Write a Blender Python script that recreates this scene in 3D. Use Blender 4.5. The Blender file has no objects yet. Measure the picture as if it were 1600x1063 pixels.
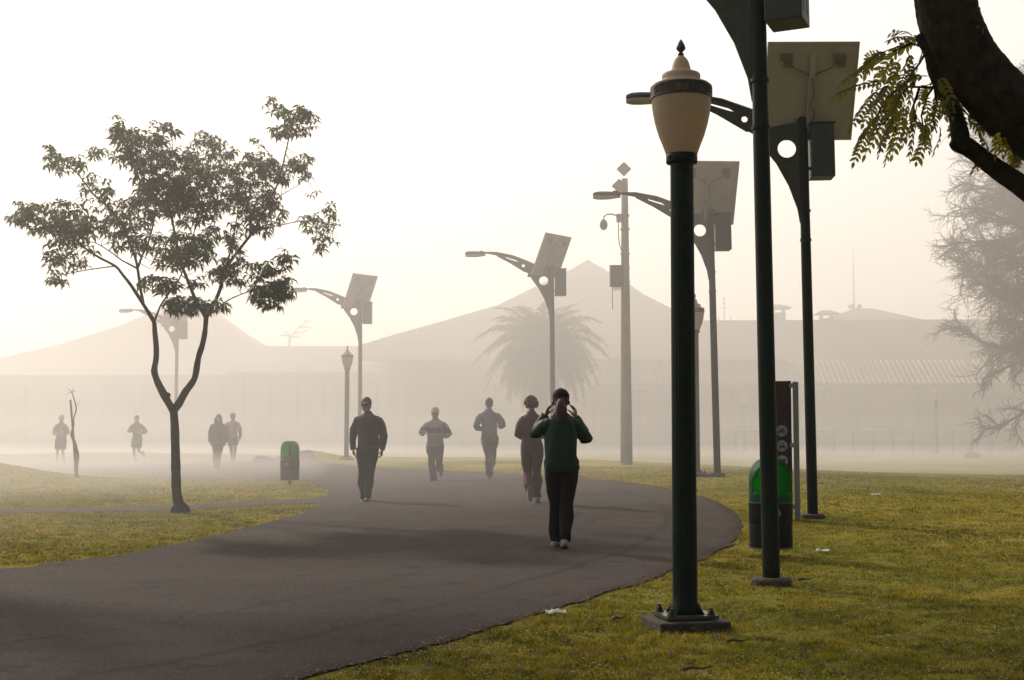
import bpy, bmesh, math, random
import numpy as np
from mathutils import Vector, Matrix, noise
from mathutils.geometry import tessellate_polygon
R = math.radians
rnd = random.Random(7)
nrg = np.random.default_rng(11)
scene = bpy.context.scene

# ------------------------------------------------------------ camera, sky, sun, exposure
CAM_Z, F, HX, HY = 1.22, 2000.0, 800.0, 531.5
PITCH = math.atan(144.5 / 2000)
cam_d = bpy.data.cameras.new('camera')
cam = bpy.data.objects.new('camera', cam_d)
scene.collection.objects.link(cam)
cam.location = (0, 0, CAM_Z)
cam.rotation_euler = (R(90) + PITCH, 0, 0)
cam_d.lens = 45.0
cam_d.sensor_width = 36.0
cam_d.clip_end = 2000
scene.camera = cam
SUN_AZ, SUN_EL = R(-38), R(32)          # measured from +Y, clockwise
world = bpy.data.worlds.new('World')
scene.world = world
world.use_nodes = True
nt = world.node_tree
nt.nodes.clear()
sky = nt.nodes.new('ShaderNodeTexSky')
sky.sky_type = 'NISHITA'
sky.sun_disc = False
sky.sun_elevation = SUN_EL
sky.sun_rotation = SUN_AZ
sky.dust_density = 6.0
sky.air_density = 1.2
bg1 = nt.nodes.new('ShaderNodeBackground')
nt.links.new(sky.outputs[0], bg1.inputs[0])
bg1.inputs[1].default_value = 0.05
bg2 = nt.nodes.new('ShaderNodeBackground')
# fog-lit sky: cream all round, brighter towards the sun, dim behind the viewer's back
tcw = nt.nodes.new('ShaderNodeTexCoord')
dotn = nt.nodes.new('ShaderNodeVectorMath'); dotn.operation = 'DOT_PRODUCT'
dotn.inputs[1].default_value = (math.sin(SUN_AZ) * math.cos(SUN_EL), math.cos(SUN_AZ) * math.cos(SUN_EL), math.sin(SUN_EL))
nt.links.new(tcw.outputs['Generated'], dotn.inputs[0])
rw = nt.nodes.new('ShaderNodeValToRGB')
mrw = nt.nodes.new('ShaderNodeMapRange'); mrw.inputs[1].default_value = -1; mrw.inputs[2].default_value = 1
nt.links.new(dotn.outputs['Value'], mrw.inputs[0]); nt.links.new(mrw.outputs[0], rw.inputs[0])
rw.color_ramp.interpolation = 'EASE'
for k_, (p_, c_) in enumerate(((.0, (.05, .049, .047)), (.48, (.11, .106, .10)), (.74, (.77, .735, .695)), (.93, (.80, .775, .745)))):
    e_ = rw.color_ramp.elements[k_] if k_ < 2 else rw.color_ramp.elements.new(p_)
    e_.position = p_; e_.color = (*c_, 1)
nt.links.new(rw.outputs[0], bg2.inputs[0])
bg2.inputs[1].default_value = 1.0
addw = nt.nodes.new('ShaderNodeAddShader')
outw = nt.nodes.new('ShaderNodeOutputWorld')
nt.links.new(bg1.outputs[0], addw.inputs[0])
nt.links.new(bg2.outputs[0], addw.inputs[1])
nt.links.new(addw.outputs[0], outw.inputs[0])
sd = bpy.data.lights.new('sun', 'SUN')
sd.energy = 5.0
sd.angle = R(2.5)
sd.color = (1.0, 0.885, 0.77)
sun = bpy.data.objects.new('sun', sd)
scene.collection.objects.link(sun)
to_sun = Vector((math.sin(SUN_AZ) * math.cos(SUN_EL), math.cos(SUN_AZ) * math.cos(SUN_EL), math.sin(SUN_EL)))
sun.rotation_euler = to_sun.to_track_quat('Z', 'Y').to_euler()
sun.location = to_sun * 60
vs = scene.view_settings
vs.view_transform = 'Standard'
vs.look = 'None'
vs.exposure = 0.1
vs.gamma = 1.0
vs.use_curve_mapping = False
scene.cycles.volume_bounces = 1
scene.cycles.max_bounces = 8
HAZE_DENSITY = 0.0007
BANK_DENSITY = 0.0158

# ------------------------------------------------------------ helpers
def ray(px, py):
    a, b = (px - HX) / F, (HY - py) / F
    c, s = math.cos(PITCH), math.sin(PITCH)
    return Vector((a, c - s * b, s + c * b))

def P(px, py, Y):
    d = ray(px, py)
    return Vector((0, 0, CAM_Z)) + d * (Y / d.y)

CTRL = np.array([(1.09, 8.16, 0), (2.13, 10.5, -.06), (4.07, 17.3, .076), (4.2, 26.1, .39), (3.75, 26.1, .4), (-5.4, 42.3, .33),
    (1.1, 35.4, .4), (-5.2, 43.9, .34), (-13.8, 52.6, .45), (-2.5, 22.0, 0), (-3.5, 29.2, 0), (-.5, 29, .147), (.4, 20.4, .11),
    (.52, 13.6, 0), (-8.5, 36.7, 0), (-14, 47, 0), (-16.5, 47, 0), (2.58, 12.7, 0), (-4.95, 28.8, .05), (3.2, 35.7, .37),
    (-5, 19.4, 0), (10, 17, .05), (8, 22, .12), (12, 26, .16), (12, 32, .1), (8, 34, .16), (13, 42, -.15), (20, 45, -.2), (18, 56, -.1), (25, 60, .02),
    (-10.5, 30.9, 0), (-9, 24, 0), (-3, 12, 0), (-7, 12, 0), (0, 60, .1), (-8, 62, .1), (0, 9, 0), (4, 7, .02), (2.2, 4.5, 0)])

def tz(x, y, mound=True):
    x = np.asarray(x, float)
    y = np.asarray(y, float)
    w = np.full(x.shape, 0.03)
    z = np.zeros(x.shape)
    for cx, cy, cz in CTRL:
        g = np.exp(-((x - cx) ** 2 + (y - cy) ** 2) / (2 * (2.2 + cy * .04) ** 2))
        w = w + g
        z = z + g * cz
    z = z / w
    if mound:
        z = z + .62 * np.exp(-(((x + 13.6) / 2.6) ** 2 + ((y - 30.5) / 2.6) ** 2))
        z = z + .34 * np.exp(-(((x + 6.9) / 1.1) ** 2 + ((y - 43.5) / 1.6) ** 2))
    return z

def tz1(x, y, mound=True):
    return float(tz(np.array([x]), np.array([y]), mound)[0])

def G(px, py, mound=True):
    d = ray(px, py)
    ys = np.arange(3.0, 200.0, 0.1)
    xs = ys * d.x / d.y
    zs = CAM_Z + ys * d.z / d.y
    h = tz(xs, ys, mound)
    k = np.argmax(zs < h)
    if k == 0:
        k = len(ys) - 1
    a = (zs[k - 1] - h[k - 1]) / ((zs[k - 1] - h[k - 1]) - (zs[k] - h[k]) + 1e-9)
    y = ys[k - 1] + .1 * a
    return (float(y * d.x / d.y), float(y))

def tag(o, label=None, cat=None, group=None, kind=None):
    if label: o['label'] = label
    if cat: o['category'] = cat
    if group: o['group'] = group
    if kind: o['kind'] = kind
    return o

def empty(name, loc, rz=0.0, **k):
    o = bpy.data.objects.new(name, None)
    scene.collection.objects.link(o)
    o.location = loc
    o.rotation_euler = (0, 0, rz)
    o.empty_display_size = .1
    return tag(o, **k)

def copy_tree(o, parent=None):
    c = o.copy()
    scene.collection.objects.link(c)
    if parent is not None: c.parent = parent
    for ch in [q for q in bpy.data.objects if q.parent == o]:
        copy_tree(ch, c)
    return c

def link_mesh(name, me, mat, parent=None, smooth=False):
    o = bpy.data.objects.new(name, me)
    scene.collection.objects.link(o)
    if mat: me.materials.append(mat)
    if smooth: me.polygons.foreach_set('use_smooth', [True] * len(me.polygons))
    if parent is not None: o.parent = parent
    return o

class MB:
    def __init__(s):
        s.v = []
        s.f = []
    def add(s, vs_, fs):
        n = len(s.v)
        s.v.extend([tuple(q) for q in vs_])
        s.f.extend([tuple(i + n for i in f) for f in fs])
    def box(s, c, size, rot=None):
        hx, hy, hz = size[0] / 2, size[1] / 2, size[2] / 2
        vs_ = [Vector((x, y, z)) for x in (-hx, hx) for y in (-hy, hy) for z in (-hz, hz)]
        if rot is not None: vs_ = [rot @ v for v in vs_]
        c = Vector(c)
        s.add([v + c for v in vs_], [(0, 1, 3, 2), (4, 6, 7, 5), (0, 4, 5, 1), (2, 3, 7, 6), (0, 2, 6, 4), (1, 5, 7, 3)])
        return s
    def tube(s, pts, rads, n=8, cap=True):
        pts = [Vector(p) for p in pts]
        if not isinstance(rads, (list, tuple)): rads = [rads] * len(pts)
        t0 = (pts[1] - pts[0]).normalized()
        up = Vector((0, 0, 1)) if abs(t0.z) < .9 else Vector((0, 1, 0))
        u = t0.cross(up).normalized()
        base = len(s.v)
        m = len(pts)
        for i, p in enumerate(pts):
            t = (pts[min(i + 1, m - 1)] - pts[max(i - 1, 0)])
            t = t.normalized() if t.length > 1e-9 else t0
            u = (u - t * u.dot(t))
            u = u.normalized() if u.length > 1e-6 else t.orthogonal().normalized()
            w = t.cross(u)
            for k in range(n):
                a = 2 * math.pi * k / n
                s.v.append(tuple(p + (u * math.cos(a) + w * math.sin(a)) * rads[i]))
        for i in range(m - 1):
            for k in range(n):
                a, b = base + i * n + k, base + i * n + (k + 1) % n
                s.f.append((a, b, b + n, a + n))
        if cap:
            s.f.append(tuple(base + k for k in reversed(range(n))))
            s.f.append(tuple(base + (m - 1) * n + k for k in range(n)))
        return s
    def rings(s, rr, n=16, rot=None, off=None):
        """stack of horizontal ellipses (cx,cy,z,rx,ry), closed"""
        base = len(s.v)
        for cx, cy, z, rx, ry in rr:
            for k in range(n):
                a = 2 * math.pi * k / n
                v = Vector((cx + rx * math.cos(a), cy + ry * math.sin(a), z))
                if rot is not None: v = rot @ v
                if off is not None: v = v + off
                s.v.append(tuple(v))
        m = len(rr)
        for i in range(m - 1):
            for k in range(n):
                a, b = base + i * n + k, base + i * n + (k + 1) % n
                s.f.append((a, b, b + n, a + n))
        s.f.append(tuple(base + k for k in reversed(range(n))))
        s.f.append(tuple(base + (m - 1) * n + k for k in range(n)))
        return s
    def lathe(s, prof, n=32, c=(0, 0, 0), flute=None):
        base = len(s.v)
        for r, z in prof:
            for k in range(n):
                a = 2 * math.pi * k / n
                q = r * (flute(a) if flute else 1)
                s.v.append((c[0] + q * math.cos(a), c[1] + q * math.sin(a), c[2] + z))
        for i in range(len(prof) - 1):
            for k in range(n):
                a, b = base + i * n + k, base + i * n + (k + 1) % n
                s.f.append((a, b, b + n, a + n))
        s.f.append(tuple(base + k for k in reversed(range(n))))
        s.f.append(tuple(base + (len(prof) - 1) * n + k for k in range(n)))
        return s
    def plate(s, outline, holes, y0, y1, tf=None):
        """outline/holes in (x,z); extruded from y0 to y1"""
        loops = [outline] + holes
        tess = tessellate_polygon([[Vector((p[0], p[1], 0)) for p in lp] for lp in loops])
        flat = [p for lp in loops for p in lp]
        tf = tf or (lambda v: v)
        n = len(flat)
        vs_ = [tf(Vector((p[0], y0, p[1]))) for p in flat] + [tf(Vector((p[0], y1, p[1]))) for p in flat]
        fs = [tuple(t) for t in tess] + [tuple(reversed([i + n for i in t])) for t in tess]
        k = 0
        for lp in loops:
            m = len(lp)
            for i in range(m):
                a, b = k + i, k + (i + 1) % m
                fs.append((a, b, b + n, a + n))
            k += m
        s.add(vs_, fs)
        return s
    def ball(s, c, r, n=10, sc=(1, 1, 1), rot=None):
        m = n // 2 + 1
        rr = []
        c = Vector(c)
        base = len(s.v)
        for i in range(1, m):
            t = math.pi * i / m
            for k in range(n):
                a = 2 * math.pi * k / n
                v = Vector((r * sc[0] * math.sin(t) * math.cos(a), r * sc[1] * math.sin(t) * math.sin(a), -r * sc[2] * math.cos(t)))
                if rot is not None: v = rot @ v
                s.v.append(tuple(c + v))
        b0, b1 = Vector((0, 0, -r * sc[2])), Vector((0, 0, r * sc[2]))
        if rot is not None: b0, b1 = rot @ b0, rot @ b1
        s.v.append(tuple(c + b0)); s.v.append(tuple(c + b1))
        lo, hi = len(s.v) - 2, len(s.v) - 1
        for i in range(m - 2):
            for k in range(n):
                a, b = base + i * n + k, base + i * n + (k + 1) % n
                s.f.append((a, b, b + n, a + n))
        for k in range(n):
            s.f.append((base + (k + 1) % n, base + k, lo))
            q = base + (m - 2) * n
            s.f.append((q + k, q + (k + 1) % n, hi))
        return s
    def mesh(s, name):
        me = bpy.data.meshes.new(name)
        me.from_pydata(s.v, [], s.f)
        me.update()
        return me
    def build(s, name, mat, parent=None, smooth=False, **k):
        me = s.mesh(name)
        bm = bmesh.new(); bm.from_mesh(me)
        bmesh.ops.recalc_face_normals(bm, faces=bm.faces)
        bm.to_mesh(me); bm.free()
        if smooth is True:
            me.polygons.foreach_set('use_smooth', [True] * len(me.polygons))
            me.set_sharp_from_angle(angle=R(42))
        return tag(link_mesh(name, me, mat, parent), **k)

def np_mesh(name, verts, nper, mat, parent=None):
    """verts (N*nper,3): N separate polygons with nper corners"""
    nv = len(verts)
    nf = nv // nper
    me = bpy.data.meshes.new(name)
    me.vertices.add(nv)
    me.vertices.foreach_set('co', verts.astype(np.float32).ravel())
    me.loops.add(nv)
    me.loops.foreach_set('vertex_index', np.arange(nv, dtype=np.int32))
    me.polygons.add(nf)
    me.polygons.foreach_set('loop_start', np.arange(0, nv, nper, dtype=np.int32))
    me.polygons.foreach_set('loop_total', np.full(nf, nper, dtype=np.int32))
    me.update()
    me.validate()
    return link_mesh(name, me, mat, parent)

# ------------------------------------------------------------ materials
def mat(name, col, rough=.8, col2=None, scale=5, bump=0, bscale=30, metal=0, spec=.3, trans=0, tcol=None, detail=6, lo=.35, hi=.65, isl=None):
    m = bpy.data.materials.new(name)
    m.use_nodes = True
    t = m.node_tree
    N, L = t.nodes, t.links
    b = N['Principled BSDF']
    b.inputs['Roughness'].default_value = rough
    b.inputs['Metallic'].default_value = metal
    b.inputs['Specular IOR Level'].default_value = spec
    c4 = lambda c: (c[0], c[1], c[2], 1)
    b.inputs['Base Color'].default_value = c4(col)
    tc = N.new('ShaderNodeTexCoord')
    src = None
    if col2 is not None:
        nz = N.new('ShaderNodeTexNoise')
        nz.inputs['Scale'].default_value = scale
        nz.inputs['Detail'].default_value = detail
        nz.inputs['Roughness'].default_value = .65
        L.new(tc.outputs['Object'], nz.inputs['Vector'])
        rp = N.new('ShaderNodeMapRange')
        rp.inputs[1].default_value = lo
        rp.inputs[2].default_value = hi
        L.new(nz.outputs['Fac'], rp.inputs[0])
        mx = N.new('ShaderNodeMix'); mx.data_type = 'RGBA'
        L.new(rp.outputs[0], mx.inputs[0])
        mx.inputs[6].default_value = c4(col)
        mx.inputs[7].default_value = c4(col2)
        src = mx.outputs[2]
    if isl is not None:
        g = N.new('ShaderNodeNewGeometry')
        mx = N.new('ShaderNodeMix'); mx.data_type = 'RGBA'
        L.new(g.outputs['Random Per Island'], mx.inputs[0])
        if src: L.new(src, mx.inputs[6])
        else: mx.inputs[6].default_value = c4(col)
        mx.inputs[7].default_value = c4(isl)
        src = mx.outputs[2]
    if src: L.new(src, b.inputs['Base Color'])
    if bump:
        nb = N.new('ShaderNodeTexNoise')
        nb.inputs['Scale'].default_value = bscale
        nb.inputs['Detail'].default_value = 5
        L.new(tc.outputs['Object'], nb.inputs['Vector'])
        bp = N.new('ShaderNodeBump')
        bp.inputs['Strength'].default_value = bump
        bp.inputs['Distance'].default_value = .02
        L.new(nb.outputs['Fac'], bp.inputs['Height'])
        L.new(bp.outputs[0], b.inputs['Normal'])
    if trans:
        tr = N.new('ShaderNodeBsdfTranslucent')
        tr.inputs[0].default_value = c4(tcol or col)
        if src and tcol is None: L.new(src, tr.inputs[0])
        ms = N.new('ShaderNodeMixShader')
        ms.inputs[0].default_value = trans
        L.new(b.outputs[0], ms.inputs[1])
        L.new(tr.outputs[0], ms.inputs[2])
        L.new(ms.outputs[0], N['Material Output'].inputs['Surface'])
    return m

M = {}
M['green_paint'] = mat('green_paint', (.003, .010, .006), .45, (.005, .014, .009), 9, .12, 60, spec=.10)
M['green_paint_worn'] = mat('green_paint_worn', (.005, .012, .008), .5, (.010, .015, .010), 14, .2, 50, spec=.10)
M['plate_green'] = mat('plate_green', (.02, .035, .022), .28, (.05, .055, .035), 30, .2, 60, spec=.6)
M['fitting'] = mat('fitting', (.12, .105, .088), .6)
M['arm_paint'] = mat('arm_paint', (.03, .036, .028), .5, (.045, .048, .038), 10, .1, 40, spec=.2)
M['galv'] = mat('galvanised', (.16, .17, .16), .5, (.22, .22, .2), 8, .1, 40, metal=.3)
M['globe'] = mat('globe_glass', (.55, .45, .35), .42, (.47, .38, .29), 5, 0, trans=.58, tcol=(.60, .49, .38), spec=.4)
M['cap'] = mat('globe_cap', (.52, .40, .29), .5, (.44, .33, .24), 7, 0, trans=.35, tcol=(.55, .42, .30))
M['dark_metal'] = mat('dark_metal', (.02, .025, .02), .45, (.04, .04, .03), 20, .15, 80)
M['panel_back'] = mat('panel_back', (.27, .25, .22), .6, (.32, .295, .26), 3, 0)
M['lens'] = mat('lamp_lens', (.6, .58, .55), .2, spec=.5, trans=.3)
M['box_steel'] = mat('box_steel', (.018, .028, .022), .5, (.026, .036, .028), 6, .06, 30)
M['concrete'] = mat('concrete', (.2, .18, .15), .9, (.32, .28, .24), 7, .5, 40)
M['stone'] = mat('stone', (.035, .026, .021), .92, (.07, .053, .043), 9, .8, 30)
M['bark'] = mat('bark', (.010, .0075, .0055), .95, (.026, .022, .014), 18, 1.0, 34, spec=.1)
M['bark_light'] = mat('bark_light', (.045, .034, .024), .95, (.08, .06, .045), 14, .8, 30)
M['leaf'] = mat('leaf', (.028, .052, .018), .5, (.05, .075, .025), 3, 0, trans=.35, tcol=(.10, .15, .035), isl=(.045, .055, .018))
M['leaf_near'] = mat('leaf_near', (.03, .045, .006), .65, (.06, .065, .01), 6, 0, spec=.1, trans=.5, tcol=(.26, .24, .02), isl=(.06, .045, .008))
M['palm'] = mat('palm_leaf', (.05, .07, .03), .5, (.08, .09, .04), 3, 0, trans=.3)
M['roof'] = mat('roof_tiles', (.10, .07, .055), .7, (.075, .055, .045), 1.2, .3, 14, spec=.4)
M['wall'] = mat('plaster', (.17, .145, .12), .9, (.12, .10, .085), .8, .1, 6)
M['wood'] = mat('wood', (.07, .05, .035), .8, (.1, .07, .05), 6, .2, 20)
M['pane'] = mat('window_pane', (.05, .05, .05), .1, spec=.6)
M['grass_blade'] = mat('grass_blade', (.18, .22, .006), .6, (.46, .36, .025), 1.1, 0, trans=.6, isl=(.20, .15, .012), lo=.38, hi=.62)
M['dry_leaf'] = mat('dry_leaf', (.10, .05, .025), .6, trans=.2, isl=(.03, .018, .01), spec=.4)
M['pale_leaf'] = mat('pale_leaf', (.75, .66, .45), .3, trans=.6, isl=(.45, .34, .16), spec=.6)
M['paper'] = mat('paper', (.75, .75, .72), .7, trans=.2)

# ground and path
def ground_mat():
    m = bpy.data.materials.new('lawn'); m.use_nodes = True
    t = m.node_tree; N, L = t.nodes, t.links
    b = N['Principled BSDF']; b.inputs['Roughness'].default_value = .95; b.inputs['Specular IOR Level'].default_value = .1
    tc = N.new('ShaderNodeTexCoord')
    def nz(s, d=6, ro=.65):
        n = N.new('ShaderNodeTexNoise'); n.inputs['Scale'].default_value = s; n.inputs['Detail'].default_value = d; n.inputs['Roughness'].default_value = ro
        L.new(tc.outputs['Object'], n.inputs['Vector']); return n.outputs['Fac']
    def mr(s, a, bb):
        r = N.new('ShaderNodeMapRange'); r.inputs[1].default_value = a; r.inputs[2].default_value = bb; L.new(s, r.inputs[0]); return r.outputs[0]
    def mix(f, a, bb):
        x = N.new('ShaderNodeMix'); x.data_type = 'RGBA'; L.new(f, x.inputs[0])
        for i, q in ((6, a), (7, bb)):
            if isinstance(q, tuple): x.inputs[i].default_value = (*q, 1)
            else: L.new(q, x.inputs[i])
        return x.outputs[2]
    c = mix(mr(nz(.22), .38, .62), (.14, .155, .006), (.36, .27, .035))
    c = mix(mr(nz(3.0), .5, .72), c, (.15, .10, .03))
    c = mix(mr(nz(26, 4, .8), .5, .68), c, (.02, .024, .004))
    c = mix(mr(nz(60, 3, .8), .62, .75), c, (.5, .46, .2))
    L.new(c, b.inputs['Base Color'])
    bp = N.new('ShaderNodeBump'); bp.inputs['Strength'].default_value = .9; bp.inputs['Distance'].default_value = .04
    L.new(nz(22, 8, .8), bp.inputs['Height']); L.new(bp.outputs[0], b.inputs['Normal'])
    return m
M['lawn'] = ground_mat()

def asphalt_mat():
    m = bpy.data.materials.new('asphalt'); m.use_nodes = True
    t = m.node_tree; N, L = t.nodes, t.links
    b = N['Principled BSDF']; b.inputs['Roughness'].default_value = .82; b.inputs['Specular IOR Level'].default_value = .10
    tc = N.new('ShaderNodeTexCoord')
    def nz(s, d=6, ro=.65, vec=None):
        n = N.new('ShaderNodeTexNoise'); n.inputs['Scale'].default_value = s; n.inputs['Detail'].default_value = d; n.inputs['Roughness'].default_value = ro
        L.new(vec or tc.outputs['Object'], n.inputs['Vector']); return n.outputs['Fac']
    def mr(s, a, bb):
        r = N.new('ShaderNodeMapRange'); r.inputs[1].default_value = a; r.inputs[2].default_value = bb; L.new(s, r.inputs[0]); return r.outputs[0]
    def mix(f, a, bb):
        x = N.new('ShaderNodeMix'); x.data_type = 'RGBA'; L.new(f, x.inputs[0])
        for i, q in ((6, a), (7, bb)):
            if isinstance(q, tuple): x.inputs[i].default_value = (*q, 1)
            else: L.new(q, x.inputs[i])
        return x.outputs[2]
    mp = N.new('ShaderNodeMapping'); mp.inputs['Scale'].default_value = (.22, 1.0, 1); mp.inputs['Rotation'].default_value = (0, 0, R(-14))
    L.new(tc.outputs['Object'], mp.inputs[0])
    c = mix(mr(nz(.8, 5, .6, mp.outputs[0]), .35, .65), (.033, .0245, .0195), (.056, .042, .034))
    c = mix(mr(nz(46, 4, .95), .50, .66), c, (.095, .076, .064))
    c = mix(mr(nz(58, 3, .9), .34, .47), (.006, .005, .004), c)
    c = mix(mr(nz(2.6, 6, .7), .56, .70), c, (.014, .010, .009))
    v = N.new('ShaderNodeTexVoronoi'); v.feature = 'DISTANCE_TO_EDGE'; v.inputs['Scale'].default_value = .55
    nn = N.new('ShaderNodeTexNoise'); nn.inputs['Scale'].default_value = 1.3; L.new(tc.outputs['Object'], nn.inputs['Vector'])
    va = N.new('ShaderNodeVectorMath'); va.operation = 'ADD'; L.new(tc.outputs['Object'], va.inputs[0]); L.new(nn.outputs['Color'], va.inputs[1])
    L.new(va.outputs[0], v.inputs['Vector'])
    c = mix(mr(v.outputs['Distance'], .0, .006), (.034, .027, .024), c)
    # paving joints that follow the path, and grit darkening its outer edge
    at = N.new('ShaderNodeAttribute'); at.attribute_name = 'across'
    wob = N.new('ShaderNodeMath'); wob.operation = 'MULTIPLY_ADD'; wob.inputs[1].default_value = .05
    L.new(nz(.5, 4, .6), wob.inputs[0]); L.new(at.outputs['Fac'], wob.inputs[2])
    for pos, wd, col_ in ((.37, .006, (.024, .018, .015)), (.66, .005, (.026, .020, .016)), (.175, .014, (.028, .021, .017))):
        d_ = N.new('ShaderNodeMath'); d_.operation = 'SUBTRACT'; d_.inputs[1].default_value = pos; L.new(wob.outputs[0], d_.inputs[0])
        a_ = N.new('ShaderNodeMath'); a_.operation = 'ABSOLUTE'; L.new(d_.outputs[0], a_.inputs[0])
        br_ = N.new('ShaderNodeMath'); br_.operation = 'ADD'; L.new(a_.outputs[0], br_.inputs[0])
        q_ = N.new('ShaderNodeMath'); q_.operation = 'MULTIPLY'; q_.inputs[1].default_value = wd * 1.6; L.new(nz(5, 5, .8), q_.inputs[0]); L.new(q_.outputs[0], br_.inputs[1])
        c = mix(mr(br_.outputs[0], wd * .7, wd * 1.7), col_, c)
    c = mix(mr(at.outputs['Fac'], .0, .03), (.030, .014, .011), c)
    L.new(c, b.inputs['Base Color'])
    bp = N.new('ShaderNodeBump'); bp.inputs['Strength'].default_value = .8; bp.inputs['Distance'].default_value = .015
    L.new(nz(55, 6, .9), bp.inputs['Height']); L.new(bp.outputs[0], b.inputs['Normal'])
    return m
M['asphalt'] = asphalt_mat()
M['dirt'] = mat('dirt', (.035, .024, .018), .95, (.02, .015, .012), 4, .8, 30)

# ------------------------------------------------------------ terrain, path, trail
def axis(parts):
    out = []
    for a, b, s in parts:
        out += list(np.arange(a, b, s))
    return np.array(out + [parts[-1][1]])
xs = axis([(-280, -60, 20), (-60, -22, 2), (-22, 24, .25), (24, 60, 2), (60, 280, 20)])
ys = axis([(-60, -6, 6), (-6, 3, 1), (3, 56, .25), (56, 120, 2), (120, 290, 17)])
X, Y = np.meshgrid(xs, ys)
Z = tz(X, Y)
far = np.clip((Y - 20) / 60, 0, 1)
me = bpy.data.meshes.new('lawn')
nx, ny = len(xs), len(ys)
idx = np.arange(nx * ny).reshape(ny, nx)
fs = np.stack([idx[:-1, :-1], idx[:-1, 1:], idx[1:, 1:], idx[1:, :-1]], -1).reshape(-1, 4)
me.from_pydata(np.stack([X, Y, Z], -1).reshape(-1, 3).tolist(), [], fs.tolist())
tag(link_mesh('lawn', me, M['lawn'], smooth=True), kind='structure')

OUT_PX = [(470, 1063), (640, 1020), (760, 985), (840, 962), (930, 935), (1000, 912), (1060, 890), (1120, 865), (1150, 845), (1159, 825),
    (1150, 803), (1120, 785), (1070, 770), (1000, 757), (900, 748), (800, 741), (700, 736), (620, 732), (560, 728), (500, 722), (430, 716), (300, 713), (150, 712), (0, 711)]
IN_PX = [(0, 890), (60, 884), (120, 877), (190, 868), (250, 857), (310, 844), (360, 833), (410, 820), (450, 809), (480, 800),
    (505, 790), (513, 780), (514, 774), (512, 768), (505, 762), (495, 757), (480, 752), (450, 750), (400, 750), (340, 750), (270, 748), (200, 745), (120, 740), (0, 736)]
def catmull(p, k):
    out = []
    p = [np.array(q, float) for q in p]
    for i in range(len(p) - 1):
        a, b, c, d = p[max(i - 1, 0)], p[i], p[i + 1], p[min(i + 2, len(p) - 1)]
        for j in range(k):
            t = j / k
            out.append(.5 * ((2 * b) + (c - a) * t + (2 * a - 5 * b + 4 * c - d) * t * t + (3 * b - a - 3 * c + d) * t ** 3))
    out.append(p[-1])
    return out
o_w = [(-9, 1.0), (-4.5, 2.6), (-2.4, 4.5)] + [G(x, y, False) for x, y in OUT_PX] + [(-45, 72)]
i_w = [(-16, 6.5), (-11, 8.6), (-7.5, 10.3)] + [G(x, y, False) for x, y in IN_PX] + [(-40, 44)]
o_s, i_s = catmull(o_w, 16), catmull(i_w, 16)
NW = 28
def strip(name, A, B, nw, lift, material, jitter=.0):
    v, f = [], []
    for a, b in zip(A, B):
        ja = jitter * 3 * (noise.noise((a[0] * 1.7, a[1] * 1.7, 0)) + .6 * noise.noise((a[0] * 6, a[1] * 6, 1))); jb = jitter * 3 * (noise.noise((b[0] * 1.7, b[1] * 1.7, 2)) + .6 * noise.noise((b[0] * 6, b[1] * 6, 3)))
        d = (b - a) / (np.linalg.norm(b - a) + 1e-9)
        a2, b2 = a + d * ja, b + d * jb
        for k in range(nw + 1):
            q = a2 + (b2 - a2) * k / nw
            v.append([q[0], q[1], 0])
    ac = [k / nw for _ in A for k in range(nw + 1)]
    v = np.array(v)
    v[:, 2] = tz(v[:, 0], v[:, 1]) + lift
    for i in range(len(A) - 1):
        for k in range(nw):
            a = i * (nw + 1) + k
            f.append((a, a + 1, a + nw + 2, a + nw + 1))
    me = bpy.data.meshes.new(name)
    me.from_pydata(v.tolist(), [], f)
    at = me.attributes.new('across', 'FLOAT', 'POINT'); at.data.foreach_set('value', ac)
    o = link_mesh(name, me, material, smooth=True)
    return tag(o, kind='structure')
strip('path', o_s, i_s, NW, .012, M['asphalt'], .02)
ta = catmull([G(-60, 796), G(0, 796), G(150, 794), G(280, 790), G(400, 784), G(470, 780), G(512, 776)], 10)
tb = catmull([G(-60, 803), G(0, 803), G(150, 801), G(280, 797), G(400, 791), G(470, 788), G(508, 786)], 10)
strip('dirt_trail', ta, tb, 4, .008, M['dirt'], .04)
POLY = np.array([tuple(q) for q in o_s] + [tuple(q) for q in reversed(i_s)])
def in_poly(x, y, poly=POLY):
    c = np.zeros(x.shape, bool)
    n = len(poly)
    for i in range(n):
        x1, y1 = poly[i]; x2, y2 = poly[(i + 1) % n]
        if y1 == y2: continue
        c ^= ((y1 > y) != (y2 > y)) & (x < (x2 - x1) * (y - y1) / (y2 - y1) + x1)
    return c
TP = np.array([tuple(q) for q in ta] + [tuple(q) for q in reversed(tb)])

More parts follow.
